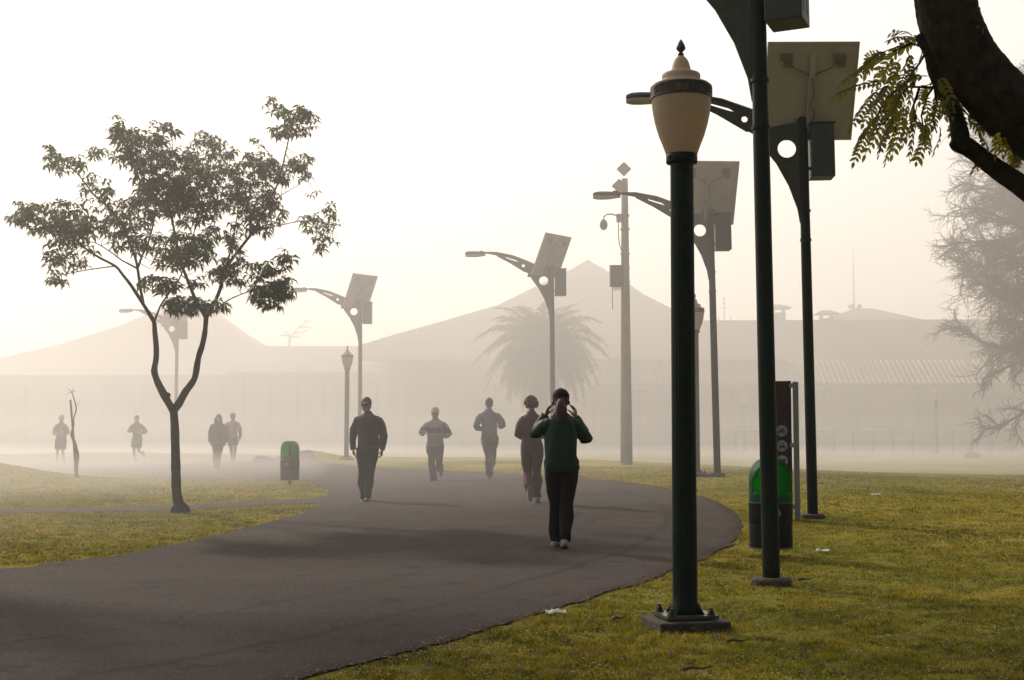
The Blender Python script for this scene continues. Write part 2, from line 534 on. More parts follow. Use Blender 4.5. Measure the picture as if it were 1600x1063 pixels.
# ------------------------------------------------------------ haze: thin even air, and the fog bank that lies beyond the near lamps
def volume_mat(name, dens, col, g):
    m = bpy.data.materials.new(name); m.use_nodes = True
    m.node_tree.nodes.remove(m.node_tree.nodes['Principled BSDF'])
    pv = m.node_tree.nodes.new('ShaderNodeVolumePrincipled')
    pv.inputs['Color'].default_value = (*col, 1)
    pv.inputs['Density'].default_value = dens
    pv.inputs['Anisotropy'].default_value = g
    m.node_tree.links.new(pv.outputs[0], m.node_tree.nodes['Material Output'].inputs['Volume'])
    return m
hz = MB().box((0, 118, 16), (640, 380, 38))
hz.v = [(x, max(y, -80), z) for x, y, z in hz.v]
hz.build('haze', volume_mat('haze', HAZE_DENSITY, (.97, .94, .90), .4), kind='stuff')
def bank(name, outline, z0, z1, dens, g=.4, col=(.985, .96, .935)):
    n = len(outline)
    v = [(x, y, z0) for x, y in outline] + [(x, y, z1) for x, y in outline]
    s = MB(); s.add(v, [tuple(range(n)), tuple(range(2 * n - 1, n - 1, -1))] + [(i, (i + 1) % n, (i + 1) % n + n, i + n) for i in range(n)])
    return s.build(name, volume_mat(name, dens, col, g), kind='stuff')
bank('fog_bank', [(-300, 6), (-40, 7), (-14, 9), (-6, 11.5), (-2.5, 14), (1, 17), (5, 20), (14, 23), (40, 27), (300, 31), (300, 300), (-300, 300)], -2.5, 23, BANK_DENSITY, .40)

bank('ground_mist', [(-200, 30), (-30, 31), (-12, 33.5), (-6.6, 34.5), (-1, 37), (3, 41), (9, 39), (16, 37), (60, 38), (200, 38), (200, 120), (-200, 120)], -2.4, .45, .022)
bank('ground_mist', [(-200, 36), (-30, 38), (-10, 42), (0, 46), (12, 50), (60, 48), (200, 48), (200, 120), (-200, 120)], -2.3, 2.1, .004)
bank('ground_mist', [(-200, 19), (-20, 20), (-9, 21.5), (-5.5, 25), (-4.6, 30), (-5, 36), (-7, 41), (-20, 44), (-200, 44)], -2.35, .7, .026)

# second, finer tone in the grass blades: dark tufts between the lighter ones
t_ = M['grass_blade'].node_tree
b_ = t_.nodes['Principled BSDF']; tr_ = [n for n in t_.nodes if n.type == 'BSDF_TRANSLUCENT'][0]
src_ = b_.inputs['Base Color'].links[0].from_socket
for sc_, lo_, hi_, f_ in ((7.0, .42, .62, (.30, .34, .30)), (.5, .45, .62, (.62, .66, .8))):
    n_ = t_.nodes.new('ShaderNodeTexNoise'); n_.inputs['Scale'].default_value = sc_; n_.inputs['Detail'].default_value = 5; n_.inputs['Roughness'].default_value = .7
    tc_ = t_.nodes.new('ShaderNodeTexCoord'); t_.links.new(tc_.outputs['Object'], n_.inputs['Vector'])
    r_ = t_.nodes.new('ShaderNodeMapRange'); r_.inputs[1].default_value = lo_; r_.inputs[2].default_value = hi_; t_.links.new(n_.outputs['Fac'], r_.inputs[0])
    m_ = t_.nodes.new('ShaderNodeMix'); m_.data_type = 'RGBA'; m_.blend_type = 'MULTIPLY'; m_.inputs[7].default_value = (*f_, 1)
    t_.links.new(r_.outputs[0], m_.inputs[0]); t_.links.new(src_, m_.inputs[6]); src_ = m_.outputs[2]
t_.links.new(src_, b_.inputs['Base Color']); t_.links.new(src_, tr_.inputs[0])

# ------------------------------------------------------------ acorn lamps
def bolt(mb, x, y, z, r=.016, h=.035):
    mb.lathe([(r * 1.5, 0), (r * 1.5, .008), (r, .009), (r, h * .6), (r * .55, h * .6 + .001), (r * .55, h)], 6, (x, y, z))

def acorn_lamp():
    t = empty('acorn_street_lamp', (0, 0, 0))
    s = MB().box((0, .0, .015), (.46, .40, .09)); b = s.build('stone_slab', M['stone'], t)
    md = b.modifiers.new('bev', 'BEVEL'); md.width = .012; md.segments = 2
    s = MB().box((0, 0, .0795), (.335, .30, .019)); pl = s.build('base_plate', M['plate_green'], t)
    for x in (-.13, .13):
        for y in (-.115, .115):
            s = MB(); bolt(s, x, y, .0895, .02, .045); s.build('bolt', M['dark_metal'], pl)
    for a in range(4):
        s = MB()
        q = Matrix.Rotation(R(90 * a + 45), 3, 'Z')
        s.add([q @ Vector(v) for v in [(.07, -.004, .089), (.135, -.004, .089), (.07, -.004, .17), (.07, .004, .089), (.135, .004, .089), (.07, .004, .17)]],
              [(0, 1, 2), (5, 4, 3), (0, 3, 4, 1), (1, 4, 5, 2), (2, 5, 3, 0)])
        s.build('gusset', M['green_paint'], pl)
    s = MB()
    s.lathe([(.092, .088), (.092, .13), (.079, .15), (.0785, .22), (.0765, 1.5), (.0745, 2.90)], 96, flute=lambda a: 1 - .04 * max(0, math.cos(a * 18)) ** .7)
    s.build('post', M['green_paint'], t, smooth=True)
    s = MB().lathe([(.080, 2.895), (.098, 2.90), (.101, 2.905), (.101, 2.953), (.097, 2.958), (.09, 2.962)], 40)
    for k in range(4):
        a = R(90 * k + 20); s.ball((.103 * math.cos(a), .103 * math.sin(a), 2.93), .008, 6)
    s.build('collar', M['green_paint'], t, smooth=True)
    s = MB().lathe([(.088, 2.952), (.101, 2.957), (.122, 3.016), (.146, 3.075), (.171, 3.160), (.184, 3.225), (.189, 3.262), (.193, 3.315)], 56)
    s.build('globe', M['globe'], t, smooth=True)
    s = MB().lathe([(.193, 3.308), (.201, 3.310), (.201, 3.322), (.194, 3.324)], 56); bd = s.build('band', M['dark_metal'], t, smooth=True)
    s2 = MB().lathe([(.193, 3.376), (.2, 3.378), (.198, 3.390), (.192, 3.392)], 56)
    for k in range(72):
        a = 2 * math.pi * k / 72
        wide = k % 18 in (0, 1, 2)
        q = Matrix.Rotation(a, 3, 'Z')
        s2.box(q @ Vector((.197, 0, 3.35)), (.006, .0175 if wide else .0065, .056), q)
    s2.build('slotted_ring', M['dark_metal'], bd)
    s = MB().lathe([(.188, 3.316), (.188, 3.375), (.186, 3.386)], 56); s.build('inner_rim', M['cap'], bd, smooth=True)
    s = MB().lathe([(.186, 3.388), (.188, 3.396), (.183, 3.4035), (.158, 3.409), (.140, 3.416), (.127, 3.427), (.123, 3.44), (.125, 3.455), (.1235, 3.468), (.117, 3.475), (.090, 3.480), (.078, 3.485), (.066, 3.495), (.061, 3.510),
                    (.057, 3.529), (.051, 3.55), (.042, 3.568), (.029, 3.583), (.015, 3.594), (.008, 3.597)], 56)
    s.build('cap', M['cap'], t, smooth=True)
    s = MB().lathe([(.016, 3.592), (.021, 3.600), (.020, 3.606), (.012, 3.612), (.013, 3.620), (.026, 3.632), (.031, 3.640), (.029, 3.652), (.021, 3.672), (.009, 3.692), (.001, 3.703)], 20)
    s.build('finial', M['dark_metal'], t, smooth=True)
    return t
L0 = acorn_lamp()
LG = 'acorn street lamps along the path'
tag(L0, 'nearest acorn street lamp with tan globe and fluted dark green post on a stone slab', 'street lamp', LG)
L0.scale = (1, 1, 1.02)
L0.location = (1.09, 8.16, -.005)
L0.rotation_euler = (0, R(.12), R(12))
for x, y, lab in ((P(1088, 738, 26.3).x, 26.3, 'tan acorn street lamp half hidden behind the nearest lamp post'),
                  (-5.45, 42.3, 'hazy acorn street lamp beside the walking man in dark jacket'),
                  (P(1463, 650, 72).x, 72, 'faint pale acorn lamp before the long roof at far right'),
                  (P(1163, 650, 80).x, 80, 'very faint lamp against the tiled roof just left of the dark solar pole')):
    c = copy_tree(L0)
    z = tz1(x, y)
    c.location = (x, y, z); c.rotation_euler = (0, 0, R(rnd.uniform(0, 90)))
    c['label'] = lab

# ------------------------------------------------------------ solar lamps
def solar_lamp():
    t = empty('solar_street_light', (0, 0, 0))
    s = MB().lathe([(.165, -.1), (.16, .045), (.14, .062)], 20); b = s.build('footing', M['stone'], t)
    s = MB().lathe([(.071, .02), (.071, 1.2), (.068, 3.6), (.065, 4.1), (.063, 5.46)], 28); s.build('pole', M['green_paint_worn'], t, smooth=True)
    for z in (3.75, 4.15): MB().lathe([(.071, z), (.078, z + .001), (.078, z + .03), (.071, z + .031)], 24).build('clamp_ring', M['green_paint_worn'], t)
    top = [(-1.86, 5.845), (-1.53, 5.815), (-1.1, 5.725), (-.73, 5.58), (-.53, 5.49), (-.30, 5.44), (-.06, 5.42)]
    bot = [(-.06, 4.0), (-.09, 4.2), (-.2, 4.52), (-.36, 4.83), (-.55, 5.09), (-.60, 5.14), (-.68, 5.14), (-.66, 5.24), (-.75, 5.29), (-1.16, 5.55), (-1.53, 5.745), (-1.86, 5.81)]
    circ = lambda cx, cz, r, n=28: [(cx + r * math.cos(2 * math.pi * k / n), cz + r * math.sin(2 * math.pi * k / n)) for k in range(n)]
    slot = [(-1.28, 5.70), (-1.0, 5.615), (-.92, 5.56), (-1.02, 5.585), (-1.28, 5.675)]
    s = MB().plate(top + bot, [circ(-.225, 5.03, .125), circ(-.79, 5.455, .043), slot], -.012, .012)
    arm = s.build('arm_plate', M['arm_paint'], t)
    s = MB()
    tp = [(-1.9, 0, 5.835)] + [(x, 0, z + .01) for x, z in top[1:]]
    s.tube(tp, [.022, .024, .026, .028, .028, .028, .028], 8)
    s.tube([(x, 0, z) for x, z in [(-.06, 4.0), (-.09, 4.2), (-.2, 4.52), (-.36, 4.83), (-.56, 5.10)]], .014, 6)
    s.tube([(x, 0, z) for x, z in [(-.75, 5.28), (-1.16, 5.54), (-1.53, 5.735)]], .012, 6)
    s.build('arm_tube', M['arm_paint'], arm)
    # cobra head
    def head(z0, z1, top_=True):
        v, f = [], []
        prof = [(-1.84, .03), (-1.93, .055), (-2.06, .10), (-2.22, .115), (-2.34, .10), (-2.41, .05)]
        n = 10
        for x, w in prof:
            for k in range(n + 1):
                a = math.pi * k / n
                hh = (z1 - z0) * (w / .115) ** .5
                v.append((x, w * math.cos(a), z0 + hh * math.sin(a)))
        for i in range(len(prof) - 1):
            for k in range(n):
                a = i * (n + 1) + k
                f.append((a, a + 1, a + n + 2, a + n + 1))
            f.append((i * (n + 1), (i + 1) * (n + 1), (i + 1) * (n + 1) + n, i * (n + 1) + n))
        f.append(tuple(range(n + 1))); f.append(tuple(reversed([(len(prof) - 1) * (n + 1) + k for k in range(n + 1)])))
        return v, f
    s = MB(); s.add(*head(5.775, 5.875)); s.box((-1.95, 0, 5.862), (.10, .05, .035))
    hd = s.build('lamp_head', M['box_steel'], t, smooth=True)
    s = MB(); s.add(*head(5.772, 5.70)); s.build('lens', M['lens'], hd, smooth=True)
    # solar panel, pivot on the pole, seen from its back: own frame, turned as one part
    s = MB().box((0, 0, .66), (1.22, .035, 1.32)); s.box((0, -.0005, 0.01), (1.24, .05, .03)); s.box((0, -.0005, 1.31), (1.24, .05, .03))
    s.box((-.605, -.0005, .66), (.03, .05, 1.27)); s.box((.605, -.0005, .66), (.03, .05, 1.27))
    pn = s.build('solar_panel', M['panel_back'], t)
    pn.location = (.0, .12, 5.18); pn.rotation_euler = (R(22), 0, 0)
    for x in (-.36, .36):
        s = MB()
        s.box((x, -.045, 1.13), (.16, .05, .09)); s.box((x + .03, -.035, 1.04), (.10, .03, .10))
        s.tube([(x, -.05, 1.10), (x * .7, -.04, .98), (x * .3, -.035, .92), (0, -.05, .86)], .008, 5)
        s.build('junction_box', M['fitting'], pn)
    s = MB().box((0, -.06, .62), (.07, .06, 1.1)); s.build('spine_bracket', M['panel_back'], pn)
    s = MB().tube([(0.03, -.12, .25), (.05, -.15, .4), (-.02, -.16, .5), (.02, -.13, .62), (0, -.10, .86)], .012, 6); s.build('cable', M['fitting'], pn)
    # battery box
    s = MB().box((.24, .0, 4.975), (.31, .33, .73)); bx = s.build('battery_box', M['box_steel'], t)
    md = bx.modifiers.new('bev', 'BEVEL'); md.width = .008; md.segments = 2
    s = MB().box((.24, 0, 5.350), (.34, .36, .016)); s.build('lid', M['box_steel'], bx)
    for y in (-.07, .07):
        for z in (4.76, 5.15): MB().box((.3965, y, z), (.006, .035, .14)).build('vent', M['dark_metal'], bx)
    for z in (4.75, 5.2): MB().box((.03, .0, z), (.14, .05, .04)).build('bracket', M['dark_metal'], bx)
    return t
S0 = solar_lamp()
SG = 'solar street lights lining the path'
def place_solar(o, x, y, z, lab, yaw, tilt, px=0, lean=.4, rz=0):
    z = max(z - .03, tz1(x, y)) if y < 30 else z
    o.location = (x, y, z); o.rotation_euler = (0, R(-lean), R(rz))
    tag(o, lab, 'street light', SG)
    for c in [q for q in bpy.data.objects if q.parent == o and q.name.startswith('solar_panel')]:
        c.rotation_euler = (Matrix.Rotation(R(yaw), 3, 'Z') @ Matrix.Rotation(R(tilt), 3, 'X')).to_euler()
        c.location.x = px
        if yaw > 40: c.scale = (.92, .92, .92)
solars = [(2.105, 10.5, -.06, 'nearest solar street light, its dark pole before the green litter bin', 26, 30, .0, .5, -24),
          (P(1270, 806, 17.3).x, 17.3, .06, 'second nearest solar street light with large panel, right of the brown park sign', 5, 24, .06, .5, -4),
          (P(1121, 740, 26.1).x, 26.1, .37, 'third solar street light with its panel behind the nearest lamp post', 7, 25, -.12, .9, 0),
          (P(864, 600, 35.4).x, 35.4, .4, 'solar street light in front of the palm tree', 50, 25, -.2, .3, 0),
          (P(563, 600, 43.9).x, 43.9, .34, 'hazy solar street light above the man in dark jacket', 50, 25, -.2, .2, 0),
          (P(276, 600, 52.6).x, 52.6, .45, 'faintest solar street light behind the forked tree', 50, 25, -.2, .2, 0)]
for i, a in enumerate(solars):
    o = S0 if i == 0 else copy_tree(S0)
    place_solar(o, *a)
# square concrete block under the second pole

# ------------------------------------------------------------ litter bins
M['bin_green'] = mat('bin_green', (.012, .085, .038), .62, (.022, .10, .045), 5, .1, 20, trans=.5, tcol=(.03, .50, .08), spec=.2)
M['bin_black'] = mat('bin_black', (.008, .009, .008), .7, (.014, .014, .012), 6, .08, 30, spec=.1)
M['rim'] = mat('rim_metal', (.12, .12, .10), .5, metal=.4)
def litter_bin():
    t = empty('litter_bin', (0, 0, 0))
    s = MB().tube([(0, .0, -.05), (0, .0, .9)], .032, 12); s.build('post', M['dark_metal'], t)
    s = MB(); pr = [(.205, .125), (.212, .13)]
    z = .14
    while z < .36: pr += [(.214, z), (.207, z + .008)]; z += .016
    pr += [(.213, .37), (.213, .555)]
    s.lathe(pr, 40); bd = s.build('drum', M['bin_black'], t, smooth=True)
    s = MB().lathe([(.214, .112), (.224, .114), (.224, .124), (.214, .126)], 40); s.build('rim', M['rim'], bd, smooth=True)
    s = MB().lathe([(.215, .556), (.223, .558), (.223, .566), (.214, .568)], 40); s.build('rim', M['rim'], bd, smooth=True)
    # hood: cylinder wall whose top follows a barrel arch; an opening is left in the front
    v, f = [], []
    n, m = 64, 18
    r = .209
    def topz(x): return .69 + .30 * math.sqrt(max(0, 1 - (x / .213) ** 2))
    for i in range(m + 1):
        for k in range(n):
            a = 2 * math.pi * k / n
            x, y = r * math.cos(a), r * math.sin(a)
            v.append((x, y, .565 + (topz(x) - .565) * i / m))
    for i in range(m):
        for k in range(n):
            a = 2 * math.pi * (k + .5) / n
            front = math.sin(a) < -.42
            zc = .565 + (topz(r * math.cos(a)) - .565) * (i + .5) / m
            if front and .66 < zc < topz(r * math.cos(a)) - .045: continue
            p, q = i * n + k, i * n + (k + 1) % n
            f.append((p, q, q + n, p + n))
    # roof between front and back wall
    top = m * n
    for k in range(n // 2):
        a, b = top + k, top + k + 1
        c, d = top + (n - k - 1) % n, top + (n - k) % n
        if len({a, b, c, d}) == 4: f.append((a, b, c, d))
        else: f.append(tuple(dict.fromkeys((a, b, c, d))))
    s = MB(); s.add(v, f)
    h = s.build('hood', M['bin_green'], t, smooth=True)
    md = h.modifiers.new('sol', 'SOLIDIFY'); md.thickness = .006
    s = MB().plate([(.0, .0), (.045, -.01), (.07, .03), (.05, .075), (.01, .085), (-.035, .07), (-.05, .02)], [[(.005, .03), (.03, .022), (.04, .045), (.01, .055)]], -.004, .004,
                   tf=lambda q: Vector((q.x - .02, q.y - .213, q.z + .43)))
    s.build('emblem', M['galv'], bd)
    return t
B0 = litter_bin()
tag(B0, 'green and black litter bin behind the nearest solar pole', 'litter bin', 'litter bins beside the path')
B0.location = (P(1205, 870, 12.75).x, 12.75, -.03); B0.rotation_euler = (0, 0, R(3))
B1 = copy_tree(B0); B1['label'] = 'hazy green topped litter bin on the left lawn'
B1.location = (G(456, 757)[0], 28.8, .04); B1.rotation_euler = (0, 0, R(-8))

# ------------------------------------------------------------ park sign
M['sign_brown'] = mat('sign_brown', (.026, .013, .009), .6, (.034, .017, .011), 3, .05, 20)
M['sign_dark'] = mat('sign_dark', (.014, .007, .005), .55)
M['sign_white'] = mat('sign_white', (.24, .27, .27), .6, (.19, .22, .22), 6)
M['sign_ink'] = mat('sign_ink', (.02, .02, .02), .6)
M['sign_red'] = mat('sign_red', (.20, .03, .025), .6)
sx, sy = P(1246, 806, 17.1).x, 17.1
sg = empty('park_rules_sign', (sx, sy, tz1(sx, sy)), R(-6), label='tall brown park sign with round white prohibition symbols, partly behind the near solar pole', cat='sign')
u = 117.0
s = MB().box((0, .0, .9), (.072, .05, 1.86)); s.build('post', M['galv'], sg)
for z in (1.78, .985, .17): MB().box((-.05, 0, z), (.07, .048, .06)).build('bracket', M['galv'], sg)
s = MB().box((-.2425, 0, .955), (.365, .04, 1.77)); bd = s.build('board', M['sign_brown'], sg)
s = MB().box((-.08, -.0005, .955), (.04, .043, 1.771)); s.build('edge_strip', M['sign_dark'], bd)
def disc(cx, cz, r, y0, y1, n=36): return MB().plate([(cx + r * math.cos(2 * math.pi * k / n), cz + r * math.sin(2 * math.pi * k / n)) for k in range(n)], [], y0, y1)
def ring(mb, cx, cz, r, w, y0, y1, n=20):
    mb.plate([(cx + r * math.cos(2 * math.pi * k / n), cz + r * math.sin(2 * math.pi * k / n)) for k in range(n)],
             [[(cx + (r - w) * math.cos(2 * math.pi * k / n), cz + (r - w) * math.sin(2 * math.pi * k / n)) for k in range(n)]], y0, y1)
def bar(mb, a, b, w, y0, y1):
    d = Vector((b[0] - a[0], b[1] - a[1])); d.normalize(); nn = Vector((-d.y, d.x)) * w / 2
    mb.plate([(a[0] - nn.x, a[1] - nn.y), (b[0] - nn.x, b[1] - nn.y), (b[0] + nn.x, b[1] + nn.y), (a[0] + nn.x, a[1] + nn.y)], [], y0, y1)
CX = -.192
for kind, cz in (('bicycle', 1.175), ('skate', .975), ('dog', .775)):
    d = disc(CX, cz, .076, -.0245, -.021).build('prohibition_disc', M['sign_white'], bd)
    k = MB()
    ya, yb = -.0275, -.025
    if kind == 'bicycle':
        ring(k, CX - .036, cz - .018, .024, .007, ya, yb); ring(k, CX + .036, cz - .018, .024, .007, ya, yb)
        for a, b in (((-.036, -.018), (-.012, .014)), ((-.012, .014), (.02, .014)), ((-.012, .014), (0, -.018)), ((0, -.018), (.02, .014)), ((0, -.018), (-.036, -.018)), ((.036, -.018), (.016, .03)), ((.016, .03), (.028, .032))):
            bar(k, (CX + a[0], cz + a[1]), (CX + b[0], cz + b[1]), .008, ya, yb)
    elif kind == 'skate':
        bar(k, (CX - .045, cz - .02), (CX + .045, cz - .014), .009, ya, yb)
        k.plate([(CX - .03, cz - .012), (CX + .03, cz - .01), (CX + .045, cz + .0), (CX + .01, cz + .012), (CX - .005, cz + .002)], [], ya, yb)
        ring(k, CX - .03, cz - .03, .01, .006, ya, yb, 12); ring(k, CX + .03, cz - .028, .01, .006, ya, yb, 12)
        k.plate([(CX + .012, cz + .035), (CX + .03, cz + .045), (CX + .034, cz + .03), (CX + .02, cz + .022)], [], ya, yb)
    else:
        k.plate([(CX - .05, cz - .01), (CX - .04, cz + .015), (CX - .01, cz + .02), (CX + .03, cz + .02), (CX + .045, cz + .03), (CX + .052, cz + .015), (CX + .035, cz + .0), (CX + .035, cz - .035), (CX + .025, cz - .035), (CX + .02, cz - .008), (CX - .02, cz - .008), (CX - .03, cz - .035), (CX - .04, cz - .035)], [], ya, yb)
    k.build('pictogram', M['sign_ink'], d)
    k = MB(); bar(k, (CX - .055, cz + .052), (CX + .055, cz - .052), .009, -.0305, -.028); k.build('red_slash', M['sign_red'], d)
k = MB(); ring(k, CX, 1.53, .085, .008, -.0235, -.0205)
for j in range(3):
    zz = 1.40 - j * .04
    for i in range(6):
        bar(k, (CX - .09 + i * .03, zz + .007 * math.sin(i * 1.6)), (CX - .09 + (i + 1) * .03, zz + .007 * math.sin((i + 1) * 1.6)), .007, -.0235, -.0205)
bar(k, (CX, 1.47), (CX, 1.57), .008, -.0234, -.0206)
for a in (-.05, .05): bar(k, (CX, 1.52), (CX + a, 1.56), .007, -.0233, -.0207)
k.build('emblem', M['sign_dark'], bd)

# ------------------------------------------------------------ camera pole
cx, cy = P(978, 600, 35.7).x, 35.7
z0 = tz1(cx, cy)
cp = empty('surveillance_pole', (cx, cy, z0 - .02), 0, label='tall tapered concrete pole carrying a dome camera, diamond panels and a cable box', cat='pole')
M['conc_pole'] = mat('concrete_pole', (.17, .15, .13), .85, (.22, .2, .17), 3, .2, 12)
s = MB().lathe([(.175, 0), (.165, 1), (.09, 8.05)], 20); s.build('shaft', M['conc_pole'], cp, smooth=True)
for x, z in ((-.03, 8.30), (-.17, 7.82)):
    w = .21
    s = MB().plate([(x, z - w), (x + w, z), (x, z + w), (x - w, z)], [], -.16, -.12); s.box((x * .6, -.10, z - .05), (.05, .06, .2)); s.build('diamond_panel', M['galv'], cp)
s = MB().box((-.16, -.02, 6.93), (.16, .16, .22)); s.tube([(-.2, -.02, 6.98), (-.34, -.02, 7.04), (-.50, -.02, 7.04), (-.60, -.02, 6.96), (-.60, -.02, 6.88)], .022, 8)
am = s.build('camera_arm', M['galv'], cp)
s = MB().ball((-.60, -.02, 6.74), .125, 16, (.9, .9, 1.25)); s.build('dome_camera', M['box_steel'], am, smooth=True)
s = MB().tube([(-.18, -.04, 6.85), (-.19, -.06, 6.5), (-.17, -.08, 6.2), (-.1, -.12, 5.95), (-.08, -.13, 5.8)], .014, 6); s.build('cable', M['dark_metal'], cp)
s = MB().box((-.25, -.02, 5.28), (.36, .3, .56)); s.box((-.25, -.02, 5.57), (.38, .32, .02)); bx = s.build('equipment_box', M['box_steel'], cp)
s = MB()
for i in range(7):
    x = -.34 + i * .045; d = rnd.uniform(.06, .14)
    s.tube([(x, -.02, 5.01), (x, -.03, 5.0 - d), (x + .03, -.02, 4.97 - d), (x + .06, -.02, 5.0 - d * .6), (x + .06, -.02, 5.01)], .008, 5)
s.tube([(-.36, -.02, 5.01), (-.37, -.02, 4.7), (-.36, -.02, 4.35)], .012, 5); s.build('wires', M['dark_metal'], bx)
for z in (6.98, 6.6, 5.9, 5.5, 5.1): MB().lathe([(.13 - z * .002, z), (.137, z + .002), (.137, z + .035), (.12, z + .037)], 18).build('strap', M['galv'], cp)

# ------------------------------------------------------------ litter scraps, stones
def crumple(name, lab, x, y, size, material, cat):
    z = tz1(x, y) + .018
    v, f = [], []
    n = 7
    for i in range(n):
        for j in range(n):
            v.append(((i / (n - 1) - .5) * size * 1.5 + rnd.gauss(0, size * .05), (j / (n - 1) - .5) * size + rnd.gauss(0, size * .05), abs(rnd.gauss(0, size * .14))))
    for i in range(n - 1):
        for j in range(n - 1): f.append((i * n + j, i * n + j + 1, (i + 1) * n + j + 1, (i + 1) * n + j))
    s = MB(); s.add(v, f)
    o = s.build(name, material, label=lab, cat=cat)
    o.location = (x, y, z)
crumple('paper_scrap', 'crumpled white paper scrap at the near edge of the path', *G(868, 962), .09, M['paper'], 'litter')
crumple('paper_scrap', 'small white scrap on the grass right of the near litter bin', *G(1285, 864), .09, M['paper'], 'litter')
crumple('paper_scrap', 'white scrap on the lawn beyond the second solar pole', *G(1368, 775), .10, M['paper'], 'litter')
def rock(lab, x, y, r, sc, group=None):
    s = MB().ball((0, 0, 0), r, 14, sc)
    s.v = [tuple(Vector(q) * (1 + .25 * noise.noise(Vector(q) * 2.2 / r))) for q in s.v]
    o = s.build('rock', M['stone'], smooth=True, label=lab, cat='rock'); o.location = (x, y, tz1(x, y) + r * sc[2] * .3)
rock('low dark boulder on the far side of the path left of the bin', *G(412, 722), .34, (1, .7, .45))
rock('small rock on the misty lawn before the railing at far right', P(1520, 708, 62).x, 62, .42, (1, .7, .5))
def twig(name, lab, px, py, L, a, r=.006):
    x, y = G(px, py)
    o = MB().tube([(0, 0, 0), (L * .3, .01, .012), (L * .6, -.006, .008), (L, .012, .016)], [r, r * 1.1, r * .8, r * .4], 6).build(name, M['bark_light'], label=lab, cat='twig', smooth=True)
    o.location = (x, y, tz1(x, y) + .025); o.rotation_euler = (0, 0, R(a))
twig('twig', 'short dry twig on the grass right of the nearest solar pole', 1246, 912, .15, 14, .008)
twig('twig', 'dark curved bark strip on the grass right of the stone slab', 1135, 1010, .13, -8, .008)
twig('twig', 'thin dark stick in the grass at the bottom edge below the lamp', 1065, 1055, .17, 4, .007)
twig('twig', 'dark bark chip on grass left of the stone slab', 958, 974, .08, 3, .009)

# ------------------------------------------------------------ forked tree on the left
TREE_Y = 19.45
def px3(lst, Y, drift=0, y0=0):
    out = []
    for i, (x, y) in enumerate(lst):
        out.append(P(x, y, Y + y0 + drift * (i / max(1, len(lst) - 1)) ** 1.2))
    return out
def smooth_pts(pts, k=4):
    return [Vector(q) for q in catmull([tuple(p) for p in pts], k)]
def limb(mb, pts, r0, r1, n=9, k=4, wob=.0, pw=1.0):
    sp = smooth_pts(pts, k)
    m = len(sp)
    rr = [(r0 + (r1 - r0) * (i / (m - 1)) ** pw) * (1 + wob * noise.noise(sp[i] * 9)) for i in range(m)]
    mb.tube(sp, rr, n)
    return sp, rr
ft = empty('forked_tree', (P(282, 801, TREE_Y).x, TREE_Y, 0), 0, label='young leafy tree with a forked Y shaped trunk on the left lawn', cat='tree')
inv = Vector(ft.location)
def shift(mb):
    mb.v = [(v[0] - inv.x, v[1] - inv.y, v[2] - inv.z) for v in mb.v]
    return mb
tk = MB()
limb(tk, px3([(283, 804), (281, 795), (276, 770), (275, 740), (274, 700), (273, 665), (271, 640)], TREE_Y), .10, .060, 16, 4, .12, .4)
# root flare
for a in range(5):
    q = R(72 * a + 20)
    b = P(281, 796, TREE_Y)
    tk.tube([b + Vector((0, 0, .12)), b + Vector((math.cos(q) * .1, math.sin(q) * .1, .02)), b + Vector((math.cos(q) * .15, math.sin(q) * .15, -.05))], [.035, .04, .02], 8)
Lf, _ = limb(tk, px3([(271, 642), (266, 634), (259, 622), (251, 607), (245, 594), (241, 579), (244, 560), (244, 540), (242, 520), (241, 504)], TREE_Y, -.3), .060, .036, 14, 3, .15)
Rf, _ = limb(tk, px3([(271, 642), (280, 630), (290, 612), (299, 600), (305, 588), (310, 559), (316, 540), (320, 520), (322, 497)], TREE_Y, .3), .060, .036, 14, 3, .15)
for (x, y, r) in ((240, 579, .043), (292, 608, .045), (262, 618, .045)):
    tk.ball(P(x, y, TREE_Y), r * 1.05, 10)
shift(tk)
trk = tk.build('trunk', M['bark'], ft, smooth=True)
br = MB()
BR = []
def B_(lst, y0, dr, r0, r1):
    sp, rr = limb(br, px3(lst, TREE_Y, dr, y0), r0 * .72, r1 * .8, 8, 4, .1)
    BR.extend(sp[2:])
B_([(241, 504), (233, 490), (224, 476), (206, 448), (192, 430), (180, 416), (154, 402), (129, 385), (105, 364), (70, 346), (35, 340)], -.3, -.6, .045, .008)
B_([(224, 476), (219, 448), (215, 420), (210, 399), (196, 364), (175, 329), (150, 308), (133, 287), (119, 269), (98, 255), (80, 240)], -.3, .6, .034, .007)
B_([(215, 420), (200, 412), (189, 406), (164, 388), (140, 378), (115, 392)], -.2, -.8, .02, .006)
B_([(215, 420), (222, 400), (231, 381), (241, 343), (246, 297), (245, 245), (248, 203)], -.2, .2, .026, .006)
B_([(241, 504), (246, 490), (252, 476), (269, 451), (283, 430), (297, 385), (312, 330), (326, 270), (332, 235)], -.3, -.9, .022, .006)
B_([(252, 476), (262, 486), (280, 470), (300, 478), (320, 470)], -.3, -.9, .012, .005)
B_([(180, 416), (150, 420), (120, 425), (90, 432), (80, 440)], -.4, -.4, .014, .004)
B_([(322, 497), (312, 480), (304, 465), (290, 430), (280, 402), (273, 364), (262, 322), (240, 295), (227, 280), (205, 240), (182, 192)], .3, -.4, .042, .007)
B_([(322, 497), (332, 478), (343, 455), (353, 420), (378, 385), (399, 357), (416, 322), (434, 287), (446, 240), (453, 210), (462, 180)], .3, .7, .048, .008)
B_([(353, 420), (358, 400), (364, 378), (373, 315), (372, 262), (345, 225)], .4, .9, .024, .006)
B_([(399, 357), (415, 356), (434, 353), (469, 346), (497, 346), (521, 357)], .7, .4, .015, .005)
